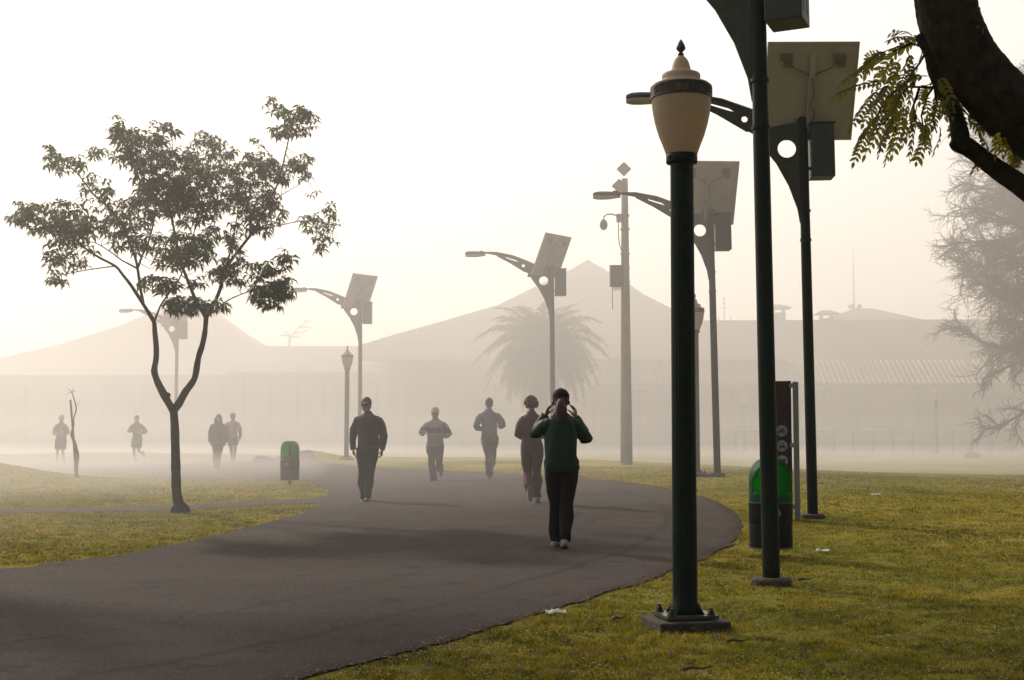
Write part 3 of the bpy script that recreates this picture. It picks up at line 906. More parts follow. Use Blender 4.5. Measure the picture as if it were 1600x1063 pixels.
B_([(322, 497), (340, 482), (357, 469), (385, 457), (413, 448), (440, 455)], .3, -.5, .02, .005)
B_([(385, 457), (405, 435), (430, 420), (447, 402)], .2, -.6, .012, .004)
B_([(280, 402), (300, 390), (330, 350), (335, 310), (315, 270)], .2, .7, .016, .005)
B_([(245, 320), (225, 290), (215, 250), (195, 215)], -.1, .5, .014, .005)
B_([(416, 322), (440, 305), (465, 290), (480, 275)], .6, .4, .012, .004)
B_([(434, 287), (420, 265), (405, 245)], .7, .9, .012, .004)
B_([(246, 297), (262, 260), (270, 225), (262, 205)], 0, -.5, .014, .004)
BLOBS = [(95, 340, 72, 24, 95), (35, 333, 26, 18, 26), (110, 362, 60, 16, 50), (105, 398, 42, 26, 34), (90, 415, 22, 16, 10), (86, 436, 14, 10, 7), (100, 255, 32, 18, 30), (148, 240, 14, 10, 9), (76, 240, 12, 12, 8),
    (150, 295, 24, 26, 26), (183, 195, 14, 14, 11), (197, 225, 24, 34, 46), (248, 208, 30, 18, 30), (225, 240, 40, 28, 60), (265, 275, 55, 45, 150), (255, 310, 50, 26, 80), (330, 250, 48, 32, 80), (330, 295, 58, 38, 120), (300, 330, 45, 24, 60),
    (200, 335, 42, 24, 60), (210, 375, 42, 20, 46), (180, 352, 30, 18, 26), (280, 385, 52, 22, 70), (300, 400, 42, 16, 44), (265, 410, 35, 14, 24), (340, 372, 34, 16, 26), (240, 445, 24, 12, 20), (262, 448, 16, 14, 16), (290, 478, 34, 14, 44),
    (335, 480, 22, 11, 16), (400, 292, 42, 40, 100), (405, 255, 26, 18, 28), (445, 268, 44, 18, 34), (470, 250, 16, 14, 12), (462, 190, 32, 24, 52), (427, 165, 12, 12, 9), (445, 205, 20, 14, 16), (415, 335, 32, 20, 34), (385, 345, 30, 22, 30),
    (475, 262, 16, 12, 9), (500, 350, 30, 18, 26), (505, 380, 18, 14, 13), (512, 325, 14, 8, 6), (410, 363, 11, 7, 6), (422, 460, 34, 22, 78), (380, 425, 40, 20, 44), (350, 420, 20, 16, 14), (430, 420, 22, 14, 14), (450, 400, 13, 12, 10), (448, 443, 12, 10, 7),
    (345, 430, 20, 14, 13), (365, 395, 18, 10, 8), (310, 440, 16, 12, 8), (320, 218, 22, 12, 12), (400, 225, 10, 9, 4), (490, 300, 10, 8, 2)]
def rosette(pos, verts, L=.155, W=.045, nl=7, droop=1.0):
    tilt = Vector((rnd.gauss(0, .3), rnd.gauss(0, .3), 1)).normalized()
    q = Vector((0, 0, 1)).rotation_difference(tilt)
    a0 = rnd.random() * 6.28
    for k in range(nl):
        a = a0 + 2 * math.pi * k / nl + rnd.gauss(0, .15)
        l = L * rnd.uniform(.6, 1.25)
        d = Vector((math.cos(a), math.sin(a), rnd.uniform(-.1, .35))).normalized()
        dn = Vector((d.x * .75, d.y * .75, -.75 * droop - rnd.random() * .4)).normalized()
        side = Vector((-math.sin(a), math.cos(a), rnd.gauss(0, .2)))
        p0 = Vector((0, 0, 0)); p1 = d * l * .45; p2 = p1 + dn * l * .6
        w = W * l / L / 2
        quad1 = [p0, p1 - side * w, p1 + side * w]
        quad2 = [p1 - side * w, p2, p1 + side * w]
        for tri in (quad1, quad2):
            for v in tri:
                verts.append(pos + q @ v)
lv, tw = [], MB()
BRa = np.array([tuple(b) for b in BR])
for bx, by, rx, ry, n in BLOBS:
    base = P(bx, by, TREE_Y)
    dd = ((BRa[:, [0, 2]] - np.array([base.x, base.z])) ** 2).sum(1)
    yc = BRa[np.argmin(dd), 1]
    spread = .25 + .0075 * rx
    for i in range(int(n * 1.15)):
        a, r_ = rnd.random() * 6.28, math.sqrt(rnd.random())
        yy = yc + rnd.gauss(0, spread * .5)
        p = P(bx + rx * r_ * math.cos(a), by + ry * r_ * math.sin(a), yy)
        rosette(p, lv, nl=rnd.choice((5, 6, 7)))
        if i % 3 == 0:
            d3 = ((BRa - np.array(tuple(p))) ** 2).sum(1)
            j = int(np.argmin(d3)); b = Vector(BRa[j])
            if (b - p).length < .9:
                mid = (b + p) / 2 + Vector((0, 0, -.04)); tw.tube([b, mid, p], [.006, .004, .0025], 4, cap=False)
shift(br); shift(tw)
br.build('branches', M['bark'], ft, smooth=True)
br2 = tw.build('twigs', M['bark'], ft)
cr = np_mesh('crown', np.array([tuple(v - inv) for v in lv]), 3, M['leaf'], ft)

# ------------------------------------------------------------ big leaning tree at top right
BT = empty('leaning_tree', (3.5, 5.5, 0), 0, label='huge dark leaning trunk and bough with feathery leaves at the upper right corner', cat='tree')
inv = Vector(BT.location)
NY = 5.2
tk = MB()
def near_limb(lst, rpx, n=40, k=6, w=.06, dz=0, extra=()):
    pts = [P(x, y, NY + dz) for x, y in lst] + [Vector(e) for e in extra]
    rr_ = [r / 385 for r in rpx]
    sp = smooth_pts(pts, k)
    rs = [q[0] for q in catmull([(r, 0) for r in rr_], k)]
    b0 = len(tk.v)
    tk.tube(sp, rs, n)
    for i in range(b0, len(tk.v)):
        v = Vector(tk.v[i])
        c = min(sp, key=lambda q: (q - v).length_squared)
        d = v - c
        h = noise.noise(v * 7) * .7 + noise.noise(Vector((v.x * 30, v.y * 30, v.z * 12))) * .6 + abs(noise.noise(Vector((v.x * 60, v.y * 60, v.z * 22)))) * .45
        tk.v[i] = tuple(c + d * (1 + w * h))
near_limb([(1440, -130), (1462, -50), (1477, 0), (1487, 40), (1505, 80), (1528, 116), (1556, 148), (1592, 178), (1640, 208), (1710, 250), (1790, 300), (1850, 370), (1890, 460), (1920, 600), (1945, 760), (1955, 1060)],
          [40, 43, 46, 47, 47, 47, 48, 51, 55, 60, 65, 70, 76, 86, 97, 130], 64, 10, .10)
near_limb([(1440, 52), (1458, 85), (1463, 110), (1473, 135), (1487, 165), (1496, 190), (1500, 212), (1502, 224)], [12, 15, 14, 13, 12.5, 12, 13.5, 12], 22, 6, .16, .04)
near_limb([(1488, 219), (1497, 224), (1512, 230), (1530, 243), (1560, 266), (1600, 294), (1660, 340), (1740, 400), (1850, 470)], [9, 14, 14.5, 14, 15.5, 17, 19, 24, 34], 24, 6, .1, .04)
shift(tk)
tk.build('trunk', M['bark'], BT, smooth=True)
def crop6(x, y): return (1280 + x / 3.322, y / 3.322)
LEAVES = [(470, 185, 375, 172), (480, 205, 370, 210), (500, 225, 380, 275), (530, 200, 440, 255), (390, 250, 255, 305), (360, 270, 200, 400), (400, 280, 300, 380), (270, 350, 115, 435), (300, 440, 85, 495),
    (290, 490, 165, 660), (330, 500, 230, 640), (360, 560, 200, 740), (390, 590, 240, 800), (300, 620, 180, 840), (420, 600, 310, 800), (400, 640, 345, 840), (430, 560, 380, 800), (480, 560, 440, 740), (500, 600, 470, 820),
    (540, 640, 505, 840), (520, 640, 570, 780), (590, 540, 585, 690), (615, 510, 590, 650), (620, 690, 600, 780), (550, 400, 480, 425), (500, 350, 475, 425), (570, 450, 520, 525), (545, 520, 560, 600), (440, 400, 420, 480),
    (400, 400, 330, 520), (450, 300, 420, 385), (530, 280, 500, 380), (350, 350, 280, 460), (420, 320, 380, 430), (460, 440, 400, 560), (420, 460, 330, 600), (350, 460, 280, 580), (470, 480, 440, 620), (390, 500, 300, 640), (380, 320, 310, 440),
    (330, 290, 250, 320), (430, 640, 430, 750), (560, 600, 555, 700), (350, 600, 265, 720), (480, 460, 380, 640), (300, 300, 240, 380), (410, 520, 390, 650), (370, 640, 320, 760),
    (725, 520, 760, 660), (700, 560, 740, 640), (780, 590, 830, 690), (800, 640, 870, 690), (845, 690, 870, 760), (920, 700, 950, 800), (940, 700, 915, 795), (960, 720, 985, 800), (1010, 780, 1005, 870), (1020, 800, 1030, 880), (805, 820, 802, 880),
    (800, 20, 830, 110), (815, 60, 845, 150), (660, 560, 650, 600), (690, 600, 680, 690), (620, 400, 690, 520), (600, 440, 690, 600)]
lv, tw = [], MB()
for x0, y0, x1, y1 in LEAVES:
    dz = rnd.gauss(0, .12)
    a = P(*crop6(x0, y0), NY + dz); b = P(*crop6(x1, y1), NY + dz + rnd.gauss(0, .08))
    L = (b - a).length
    a = a - (b - a) * rnd.uniform(.1, .35)
    ctrl = (a + b) / 2 + Vector((rnd.gauss(0, .02), 0, .12 * L + .01))
    pts = [a * (1 - t) ** 2 + ctrl * 2 * t * (1 - t) + b * t * t for t in np.linspace(0, 1, 14)]
    tw.tube(pts, [.0022] * 7 + [.0012] * 7, 4, cap=False)
    npair = max(4, int(L / .021))
    roll = rnd.uniform(-1.2, 1.2)
    for i in range(npair + 1):
        t = .22 + .78 * i / npair
        p = a * (1 - t) ** 2 + ctrl * 2 * t * (1 - t) + b * t * t
        tg = ((ctrl - a) * (1 - t) + (b - ctrl) * t).normalized()
        sd = tg.cross(Vector((0, 1, 0))).normalized()
        dp = tg.cross(sd)
        sd = (sd * math.cos(roll) + dp * math.sin(roll)).normalized()
        nn_ = tg.cross(sd).normalized()
        for sg_ in ((1, -1) if i < npair else (0,)):
            l = rnd.uniform(.030, .046) * (1 - .25 * abs(t - .6)); w = l * rnd.uniform(.17, .23)
            d = (tg * .75 + sd * sg_ * .9 + Vector((0, 0, -.35)) + nn_ * rnd.gauss(0, .12)).normalized()
            s2 = d.cross(nn_).normalized()
            m1, m2, e = p + d * l * .3, p + d * l * .65, p + d * l - nn_ * l * .1
            for tri in ((p, m1 + s2 * w, m1 - s2 * w), (m1 + s2 * w, m2 + s2 * w * .85, m1 - s2 * w), (m2 + s2 * w * .85, m2 - s2 * w * .85, m1 - s2 * w), (m2 + s2 * w * .85, e, m2 - s2 * w * .85)):
                lv.extend(tri)
for pts in ([(565, 262), (520, 240), (480, 225), (440, 205), (405, 190)], [(600, 455), (520, 452), (430, 452), (340, 456), (290, 470)], [(430, 455), (400, 520), (370, 580), (330, 650)], [(520, 453), (500, 520), (470, 600), (480, 680)],
            [(480, 225), (400, 260), (330, 310), (270, 350)], [(600, 455), (610, 540), (590, 620), (610, 690)], [(640, 480), (700, 520), (730, 560), (800, 620)], [(560, 262), (520, 330), (470, 400), (430, 452)], [(600, 440), (560, 500), (530, 600), (540, 660)],
            [(430, 452), (360, 500), (310, 580), (290, 640)]):
    tw.tube([P(*crop6(x, y), NY + rnd.gauss(0, .03)) for x, y in pts], [.006, .005, .004, .003, .002][:len(pts)], 5)
shift(tw)
tw.build('twigs', M['bark'], BT)
np_mesh('leaves', np.array([tuple(v - inv) for v in lv]), 3, M['leaf_near'], BT)

# ------------------------------------------------------------ bare tree at right
M['bark_far'] = mat('bark_far', (.13, .09, .068), .95)
def bare_tree(name, X, Yc, Ht, r0, limbs, lab, spread, maxd=4, thin=.8, seed=3, parent_m=None, zmin=3.3):
    rn = random.Random(seed)
    t = empty(name, (X, Yc, tz1(X, Yc)), 0, label=lab, cat='tree')
    tr = MB().tube([(0, 0, -.1), (.02, 0, Ht * .3), (-.03, .05, Ht * .65), (0, 0, Ht)], [r0, r0 * .7, r0 * .4, .02], 10); tr.build('trunk', M['bark_far'], t, smooth=True)
    mb = MB()
    RAD = [.020, .0075, .0036, .0023]
    def grow(p, d, L, depth, curl):
        n = (12, 7, 5, 3)[depth]
        pts, q, dd = [p], p.copy(), d.copy()
        for i in range(n):
            dd = (dd + Vector((rn.gauss(0, .2), rn.gauss(0, .2), rn.gauss(0, .16) + curl * (i / n - .35)))).normalized()
            q = q + dd * L / n; pts.append(q.copy())
        r = RAD[depth] * thin * (1 if depth else .7 + .1 * L)
        mb.tube(pts, [r * (1 - .7 * i / n) for i in range(n + 1)], 5 if depth == 0 else 3, cap=False)
        if depth >= maxd: return
        k = (17, 8, 4)[depth]
        for j in range(k):
            u_ = min(.999, (j + rn.uniform(.2, 1)) / k)
            if depth == 0: u_ = .15 + .85 * u_
            i = min(n - 1, int(u_ * n)); base = pts[i].lerp(pts[i + 1], u_ * n - i)
            dl = (pts[i + 1] - pts[i]).normalized()
            side = dl.orthogonal(); side.rotate(Matrix.Rotation(rn.random() * 6.28, 3, dl)); side.normalize()
            nd = (dl * rn.uniform(.7, 1.3) + side * rn.uniform(.4, 1) + Vector((0, 0, -.12))).normalized()
            LL = (L * rn.uniform(.18, .36) * (1.1 - .4 * u_), L * rn.uniform(.35, .6), L * rn.uniform(.4, .7))[depth]
            grow(base, nd, LL, depth + 1, rn.uniform(-.1, .35))
    for i in range(limbs):
        z = zmin + (Ht - zmin) * (i + .5) / limbs
        a = rn.uniform(R(135), R(235)) if i % 5 else rn.uniform(-1.5, 1.5)
        grow(Vector((0, 0, z)), Vector((math.cos(a), math.sin(a), .25 + rn.gauss(0, .12))).normalized(), spread(z) * rn.uniform(.8, 1.1), 0, rn.uniform(-.2 if z > 4 else .05, .3))
    mb.build('branches', M['bark_far'], t)
    return t
bx = P(1698, 500, 48).x
def sp(z):
    tab = [(0, 5.0), (2.2, 5.6), (3.2, 4.2), (4.6, 5.0), (6.5, 6.0), (8.5, 5.9), (10.5, 5.3), (12.5, 4.5), (16, 1.2)]
    for (a, b), (c, d) in zip(tab, tab[1:]):
        if a <= z <= c: return b + (d - b) * (z - a) / (c - a)
    return .8
bare_tree('bare_tree', bx, 48, 15.5, .35, 62, 'large hazy tree with fine leafless branches at the right edge', sp, 3, 5)
FY = 116.0
fb = P(452, 540, FY)
ftt = empty('bare_tree', (fb.x, FY, 0), 0, label='faint leafless treetop showing above the far roof, left of centre', cat='tree')
inv = Vector(ftt.location)
s = MB().tube([(fb.x, FY, 0), (fb.x, FY, fb.z), tuple(P(453, 528, FY))], [.22, .12, .1], 6); shift(s); s.build('trunk', M['bark_far'], ftt)
s = MB()
for l_ in ([(453, 528), (458, 521), (467, 512), (477, 505), (489, 500)], [(453, 528), (450, 521), (443, 517)], [(467, 512), (478, 511), (488, 513)], [(458, 521), (470, 520), (481, 516)], [(453, 526), (444, 524), (436, 525)], [(477, 505), (480, 499)], [(453, 528), (462, 526), (470, 527)]):
    s.tube([P(x, y, FY) for x, y in l_], [.085 * (1 - .75 * i / len(l_)) for i in range(len(l_))], 4)
shift(s); s.build('branches', M['bark_far'], ftt)

# ------------------------------------------------------------ palm
py_ = 62.0
pc = P(846, 530, py_)
pm = empty('palm_tree', (pc.x, py_, tz1(pc.x, py_)), 0, label='bushy palm tree with arching fronds in front of the pavilion', cat='palm tree')
inv = Vector(pm.location)
zt = pc.z - inv.z
tr = MB()
prof = []
z = 0
while z < zt - .2:
    r = .33 + .22 * max(0, (z - zt * .45) / (zt * .5))
    prof += [(r, z), (r * 1.12, z + .12)]
    z += .14
tr.lathe(prof, 14); tr.build('trunk', M['bark_far'], pm)
fr, lvs = MB(), []
rn = random.Random(21)
for k in range(84):
    a = k * 2.39996
    up = 1.35 - 1.9 * (k / 83) ** 1.05
    L = rn.uniform(2.9, 3.9) if k > 10 else rn.uniform(2.6, 3.2)
    d = Vector((math.cos(a) * math.cos(up), math.sin(a) * math.cos(up), math.sin(up)))
    q = Vector((math.cos(a) * .25, math.sin(a) * .25, zt - .3)); pts = [q.copy()]
    n = 14
    for i in range(n):
        d = (d + Vector((0, 0, -.11 - .05 * (i / n)))).normalized(); q = q + d * L / n; pts.append(q.copy())
    fr.tube(pts, [.045 * (1 - .85 * i / n) for i in range(n + 1)], 4, cap=False)
    for i in range(2, n + 1):
        for j in range(4):
            u_ = j / 4
            p = pts[i - 1].lerp(pts[i], u_); tg = (pts[i] - pts[i - 1]).normalized(); sd = tg.cross(Vector((0, 0, 1)))
            sd = sd.normalized() if sd.length > .05 else Vector((1, 0, 0)); upv = sd.cross(tg)
            l = .62 * math.sin(math.pi * min(.97, .18 + .8 * (i + u_) / n)) + .1
            for sg_ in (1, -1):
                dd = (tg * .6 + sd * sg_ * .75 + upv * rn.uniform(-.2, .5)).normalized()
                e = p + dd * l + Vector((0, 0, -.35 * l)); m_ = p + dd * l * .55; w = tg * .022
                lvs.extend((p - w, p + w, m_ + w)); lvs.extend((m_ + w, m_ - w, p - w)); lvs.extend((m_ - w, m_ + w, e))
fr.build('frond_stem', M['bark_far'], pm)
np_mesh('fronds', np.array([tuple(v) for v in lvs]), 3, M['palm'], pm)

# ------------------------------------------------------------ sapling with its stake
SY = 30.7
sb = P(122, 756, SY)
sp_ = empty('staked_sapling', (sb.x, SY, tz1(sb.x, SY, False)), 0, label='thin leafless sapling twisting round its stake on the left lawn', cat='sapling')
inv = Vector(sp_.location)
s = MB(); limb(s, px3([(123, 758), (121, 745), (119, 735), (121, 720), (121, 708), (116, 690), (112, 682), (112, 676), (115, 664), (115, 655), (119, 640), (117, 628), (112, 612)], SY), .045, .01, 7, 3, .3)
for e in ((106, 607), (116, 604), (119, 611), (104, 616)): s.tube([P(112, 613, SY), P(e[0], e[1], SY)], [.007, .003], 4)
s.tube([P(119, 635, SY), P(122, 632, SY - .1), P(125, 626, SY - .1)], [.007, .004, .003], 4)
shift(s); s.build('stem', M['bark_light'], sp_, smooth=True)
s = MB().tube([P(119, 752, SY + .08), P(117, 715, SY + .08), P(113, 660, SY + .08), P(110, 625, SY + .08)], [.03, .03, .027, .025], 8); s.ball(P(123, 754, SY), .09, 8, (1, .8, .9)); shift(s)
s.build('stake', M['bark_light'], sp_)

# ------------------------------------------------------------ unseen tree beyond the left edge, added so its crown shades the foreground
st = empty('added_shade_tree', (-10.5, 17.5, 0), 0, label='unseen leafy tree added beyond the left edge to shade the near lawn', cat='tree')
s = MB(); s.tube([(0, 0, -.1), (.1, 0, 3), (0, .2, 7), (.6, 0, 9.5)], [.3, .24, .18, .06], 10)
for e in ((4.6, -1, 10.2), (3.2, 2.6, 11), (2.5, -3.2, 9.8), (-2.5, 1, 10), (0, 3, 11), (5.4, 1.2, 10.6)):
    s.tube([(0, .2, 6.4), (e[0] * .4, e[1] * .4, 8.6), e], [.1, .06, .02], 6)
s.build('trunk', M['bark'], st, smooth=True)
lv = []
for k in range(58):
    a, q = rnd.random() * 6.28, math.sqrt(rnd.random())
    c = Vector((1.6 + 4.4 * q * math.cos(a), 4.4 * q * math.sin(a), rnd.uniform(9.6, 12.2)))
    for i in range(26):
        p = c + Vector((rnd.gauss(0, .45), rnd.gauss(0, .45), rnd.gauss(0, .25)))
        rosette(p, lv, L=.3, W=.09, nl=5)
np_mesh('crown', np.array([tuple(v) for v in lv]), 3, M['leaf'], st)

# ------------------------------------------------------------ buildings behind
def hip_roof(name, parent, fn, half_x, half_y, nx_=60, ny_=24, th=.12, wave=0):
    """height field z=fn(x,y) closed by a soffit"""
    v, f = [], []
    for j in range(ny_ + 1):
        for i in range(nx_ + 1):
            x = -half_x + 2 * half_x * i / nx_; y = -half_y + 2 * half_y * j / ny_
            v.append((x, y, fn(x, y)))
    n = len(v)
    W = nx_ + 1
    for j in range(ny_):
        for i in range(nx_):
            a = j * W + i; f.append((a, a + 1, a + W + 1, a + W))
    v += [(x, y, z - th) for x, y, z in v]
    for j in range(ny_):
        for i in range(nx_):
            a = n + j * W + i; f.append((a, a + W, a + W + 1, a + 1))
    edge = [i for i in range(W)] + [j * W + nx_ for j in range(1, ny_ + 1)] + [ny_ * W + i for i in range(nx_ - 1, -1, -1)] + [j * W for j in range(ny_ - 1, 0, -1)]
    for k in range(len(edge)):
        a, b = edge[k], edge[(k + 1) % len(edge)]
        f.append((b, a, a + n, b + n))
    s = MB(); s.add(v, f)
    return s.build(name, M['roof'], parent)

def facade(t, half_x, half_y, eave, bays, door_every=3):
    """recessed wall with posts, windows and doors under the eaves"""
    wy = -half_y + 2.2
    w = MB().box((0, 0, (eave - .1) / 2), (2 * half_x - 3, 2 * half_y - 4.4, eave - .1)); w.build('wall', M['wall'], t)
    st = (2 * half_x - 3) / bays
    for i in range(bays + 1):
        x = -half_x + 1.5 + st * i
        p = MB().box((x, -half_y + .5, eave / 2), (.22, .22, eave)); p.box((x, -half_y + .5, eave - .28), (.9, .16, .14)); p.build('veranda_post', M['wood'], t)
        if i < bays:
            xc = x + st / 2
            if i % door_every == 1:
                d = MB().box((xc, wy - .03, 1.2), (min(st * .6, 2.4), .06, 2.4)).build('door', M['wood'], t)
                MB().box((xc, wy - .075, 1.3), (min(st * .45, 1.9), .03, 1.9)).build('pane', M['pane'], d)
            else:
                d = MB().box((xc, wy - .03, 1.75), (st * .7, .06, 1.5)).build('window', M['wood'], t)
                m_ = MB()
                for k in range(3): m_.box((xc + (k - 1) * st * .22, wy - .07, 1.75), (st * .19, .02, 1.3))
                m_.build('pane', M['pane'], d)
def chimney(t, x, y, z0, z1, w):
    s = MB().box((x, y, (z0 + z1) / 2), (w, w, z1 - z0))
    c = s.build('chimney', M['wall'], t)
    s = MB()
    for a in (-.4, .4):
        for b in (-.4, .4): s.box((x + a * w, y + b * w, z1 + .16), (.1, .1, .34))
    h = w * .95
    s.add([(x - h, y - h, z1 + .32), (x + h, y - h, z1 + .32), (x + h, y + h, z1 + .32), (x - h, y + h, z1 + .32), (x - h * .35, y, z1 + .62), (x + h * .35, y, z1 + .62)],
          [(0, 1, 5, 4), (1, 2, 5), (2, 3, 4, 5), (3, 0, 4), (3, 2, 1, 0)])
    s.build('cap', M['roof'], c)
def interp(tab, t):
    for (a, b), (c, d) in zip(tab, tab[1:]):
        if a <= t <= c: return b + (d - b) * (t - a) / (c - a)
    return tab[-1][1]
def zpx(py, Y): return P(800, py, Y).z
# right wing: long hipped roof, tile waves near the eave
WY = 84.0
xl, xr = P(935, 500, WY).x, P(1800, 500, WY).x
wc, wh = (xl + xr) / 2, (xr - xl) / 2
rz_, ez = zpx(500, WY + 7), zpx(601, WY)
wing = empty('long_tiled_wing', (wc, WY + 7, 0), R(-2.5), label='long low building with straight ridge, chimneys and sparkling tiled eaves on the right', cat='building')
def wing_fn(x, y):
    t = abs(y) / 7.6
    z = rz_ + (ez - rz_) * (t ** .9)
    e = (wh + 1.5 - abs(x)) / 7.6
    if e < 1 - t * 0 and e < 1: z = min(z, rz_ + (ez - rz_) * max(0, 1 - e) ** .9)
    return z
hip_roof('roof', wing, wing_fn, wh + 1.5, 7.6, 80, 30)
# barrel tile courses lying on the lower roof slope
s = MB()
pit = .36
n = int((2 * wh) / pit)
for i in range(n):
    x = -wh + i * pit
    for j in range(7):
        y0 = -7.75 + j * .42; y1 = y0 + .46
        za, zb = wing_fn(x, min(7.6, abs(y0)) * -1) + .09, wing_fn(x, y1) + .045
        if wh - abs(x) < 7.6 and rz_ + (ez - rz_) * max(0, 1 - (wh + 1.5 - abs(x)) / 7.6) ** .9 < zb - .2: continue
        base = len(s.v)
        for yy, zz in ((y0, za), (y1, zb)):
            for k in range(5):
                a = math.pi * k / 4
                s.v.append((x + .13 * math.cos(a), yy, zz - .04 + .10 * math.sin(a)))
        for k in range(4): s.f.append((base + k, base + k + 1, base + 6 + k, base + 5 + k))
M['tile_wet'] = mat('eave_tiles', (.12, .08, .062), .48, (.09, .062, .05), 2, 0, spec=.5)
s.build('eave_tiles', M['tile_wet'], wing)
facade(wing, wh + 1.5, 7.4, ez - .15, 12)
chimney(wing, P(1218, 480, WY + 7).x - wc, .5, rz_ - 1, rz_ + .55, .95)
chimney(wing, P(1293, 480, WY + 7).x - wc, .5, rz_ - 1, rz_ + .12, .9)
s = MB()
for q in (-.4, .0, .45): s.tube([(P(1133, 500, WY + 7).x - wc + q, 0, rz_ - .1), (P(1133, 500, WY + 7).x - wc + q, 0, rz_ + (.25 if q else 1.7))], .03, 5)
for z in (.9, 1.2, 1.5): s.box((P(1133, 500, WY + 7).x - wc, 0, rz_ + z), (.7 - z * .3, .03, .03))
s.build('antenna', M['dark_metal'], wing)
# small hipped building with a mast behind the wing
bh = empty('far_hipped_house', (P(1350, 500, 104).x, 104, 0), 0, label='small hipped roof peeking over the long ridge beside a thin mast', cat='building')
zp, ze = zpx(482, 104), zpx(515, 104)
s = MB().add([(-5.6, -4, ze), (5.6, -4, ze), (5.6, 4, ze), (-5.6, 4, ze), (-.7, 0, zp), (.7, 0, zp), (-5.6, -4, ze - .15), (5.6, -4, ze - .15), (5.6, 4, ze - .15), (-5.6, 4, ze - .15)],
             [(0, 1, 5, 4), (1, 2, 5), (2, 3, 4, 5), (3, 0, 4), (0, 6, 7, 1), (1, 7, 8, 2), (2, 8, 9, 3), (3, 9, 6, 0), (9, 8, 7, 6)])
s = MB(); s.add([(-5.6, -4, ze), (5.6, -4, ze), (5.6, 4, ze), (-5.6, 4, ze), (-.7, 0, zp), (.7, 0, zp), (-5.6, -4, ze - .15), (5.6, -4, ze - .15), (5.6, 4, ze - .15), (-5.6, 4, ze - .15)],
             [(0, 1, 5, 4), (1, 2, 5), (2, 3, 4, 5), (3, 0, 4), (0, 6, 7, 1), (1, 7, 8, 2), (2, 8, 9, 3), (3, 9, 6, 0), (9, 8, 7, 6)])
s.build('roof', M['roof'], bh)
MB().box((0, 0, (ze - .15) / 2), (9.6, 6.6, ze - .15)).build('wall', M['wall'], bh)
mx, mz = P(1333, 400, 100).x, zpx(386, 100)
ms = empty('radio_mast', (mx, 100, 0), 0, label='thin tall radio mast rising behind the long roof on the right', cat='mast')
MB().tube([(0, 0, 0), (0, 0, mz * .7), (0, 0, mz)], [.09, .06, .02], 6).build('shaft', M['galv'], ms)
s = MB()
for a in (0, 2.1, 4.2): s.tube([(0, 0, mz * .68), (.35 * math.cos(a), .35 * math.sin(a), mz * .68 + .3)], .035, 4); s.ball((.42 * math.cos(a), .42 * math.sin(a), mz * .68 + .35), .2, 8)
s.build('antenna', M['galv'], ms)
# central pavilion with a steep curved peak
CY = 98.0
cxp = P(918, 405, CY).x
zpk = zpx(405, CY)
cen = empty('peaked_pavilion', (cxp, CY, 0), 0, label='pavilion with tall curved tent like peak behind the palm tree', cat='building')
sc_ = (P(1000, 600, CY).x - P(900, 600, CY).x) / 100
L_TAB = [(0, 0), (22, 16), (42, 27), (68, 41), (138, 82), (218, 110), (293, 135), (400, 176), (520, 205)]
R_TAB = [(0, 0), (42, 31), (82, 65), (122, 92), (180, 130), (260, 176), (300, 195)]
def cen_fn(x, y):
    px_ = abs(x) / sc_; py2 = abs(y) / sc_
    tx = interp(L_TAB if x < 0 else R_TAB, px_)
    ty = interp(R_TAB, min(py2 * 1.0, 300))
    return zpk - max(tx, ty) * sc_ * 1.0
hx1, hx2 = 330 * sc_, 290 * sc_
s = MB()
v, f = [], []
NX_, NY_ = 90, 50
for j in range(NY_ + 1):
    for i in range(NX_ + 1):
        x = -hx1 + (hx1 + hx2) * i / NX_; y = -12.4 + 24.8 * j / NY_
        v.append((x, y, cen_fn(x, y)))
W = NX_ + 1
for j in range(NY_):
    for i in range(NX_): a = j * W + i; f.append((a, a + 1, a + W + 1, a + W))
s.add(v, f); ro = s.build('roof', M['roof'], cen)
md = ro.modifiers.new('sol', 'SOLIDIFY'); md.thickness = .15; md.offset = -1
s = MB().box((-1.5, 0, 2.6), (26, 18, 5.2)); s.build('wall', M['wall'], cen)
for i in range(9):
    MB().box((-13 + i * 3.0, -11.2, 2.25), (.25, .25, 4.5)).build('veranda_post', M['wood'], cen)
for i in range(6):
    d = MB().box((-10 + i * 3.6, -9.04, 1.5), (2.2, .08, 2.4)).build('window', M['wood'], cen); MB().box((-10 + i * 3.6, -9.1, 1.5), (1.9, .03, 2.0)).build('pane', M['pane'], d)
# link hall between the pavilions
LY = 100.0
lx0, lx1 = P(385, 540, LY).x, P(660, 540, LY).x
lk = empty('link_hall', ((lx0 + lx1) / 2, LY, 0), 0, label='low straight roofed hall joining the two peaked pavilions', cat='building')
lz, le = zpx(541, LY), zpx(581, LY - 6)
hw = (lx1 - lx0) / 2
s = MB(); s.add([(-hw, -6, le), (hw, -6, le), (hw, 0, lz), (-hw, 0, lz), (-hw, 6, le), (hw, 6, le), (-hw, -6, le - .15), (hw, -6, le - .15), (hw, 6, le - .15), (-hw, 6, le - .15)],
                [(0, 1, 2, 3), (3, 2, 5, 4), (0, 6, 7, 1), (5, 8, 9, 4), (6, 9, 8, 7), (1, 7, 8, 5, 2), (0, 3, 4, 9, 6)])
s.build('roof', M['roof'], lk)
facade(lk, hw + .5, 5.8, le - .15, 6)
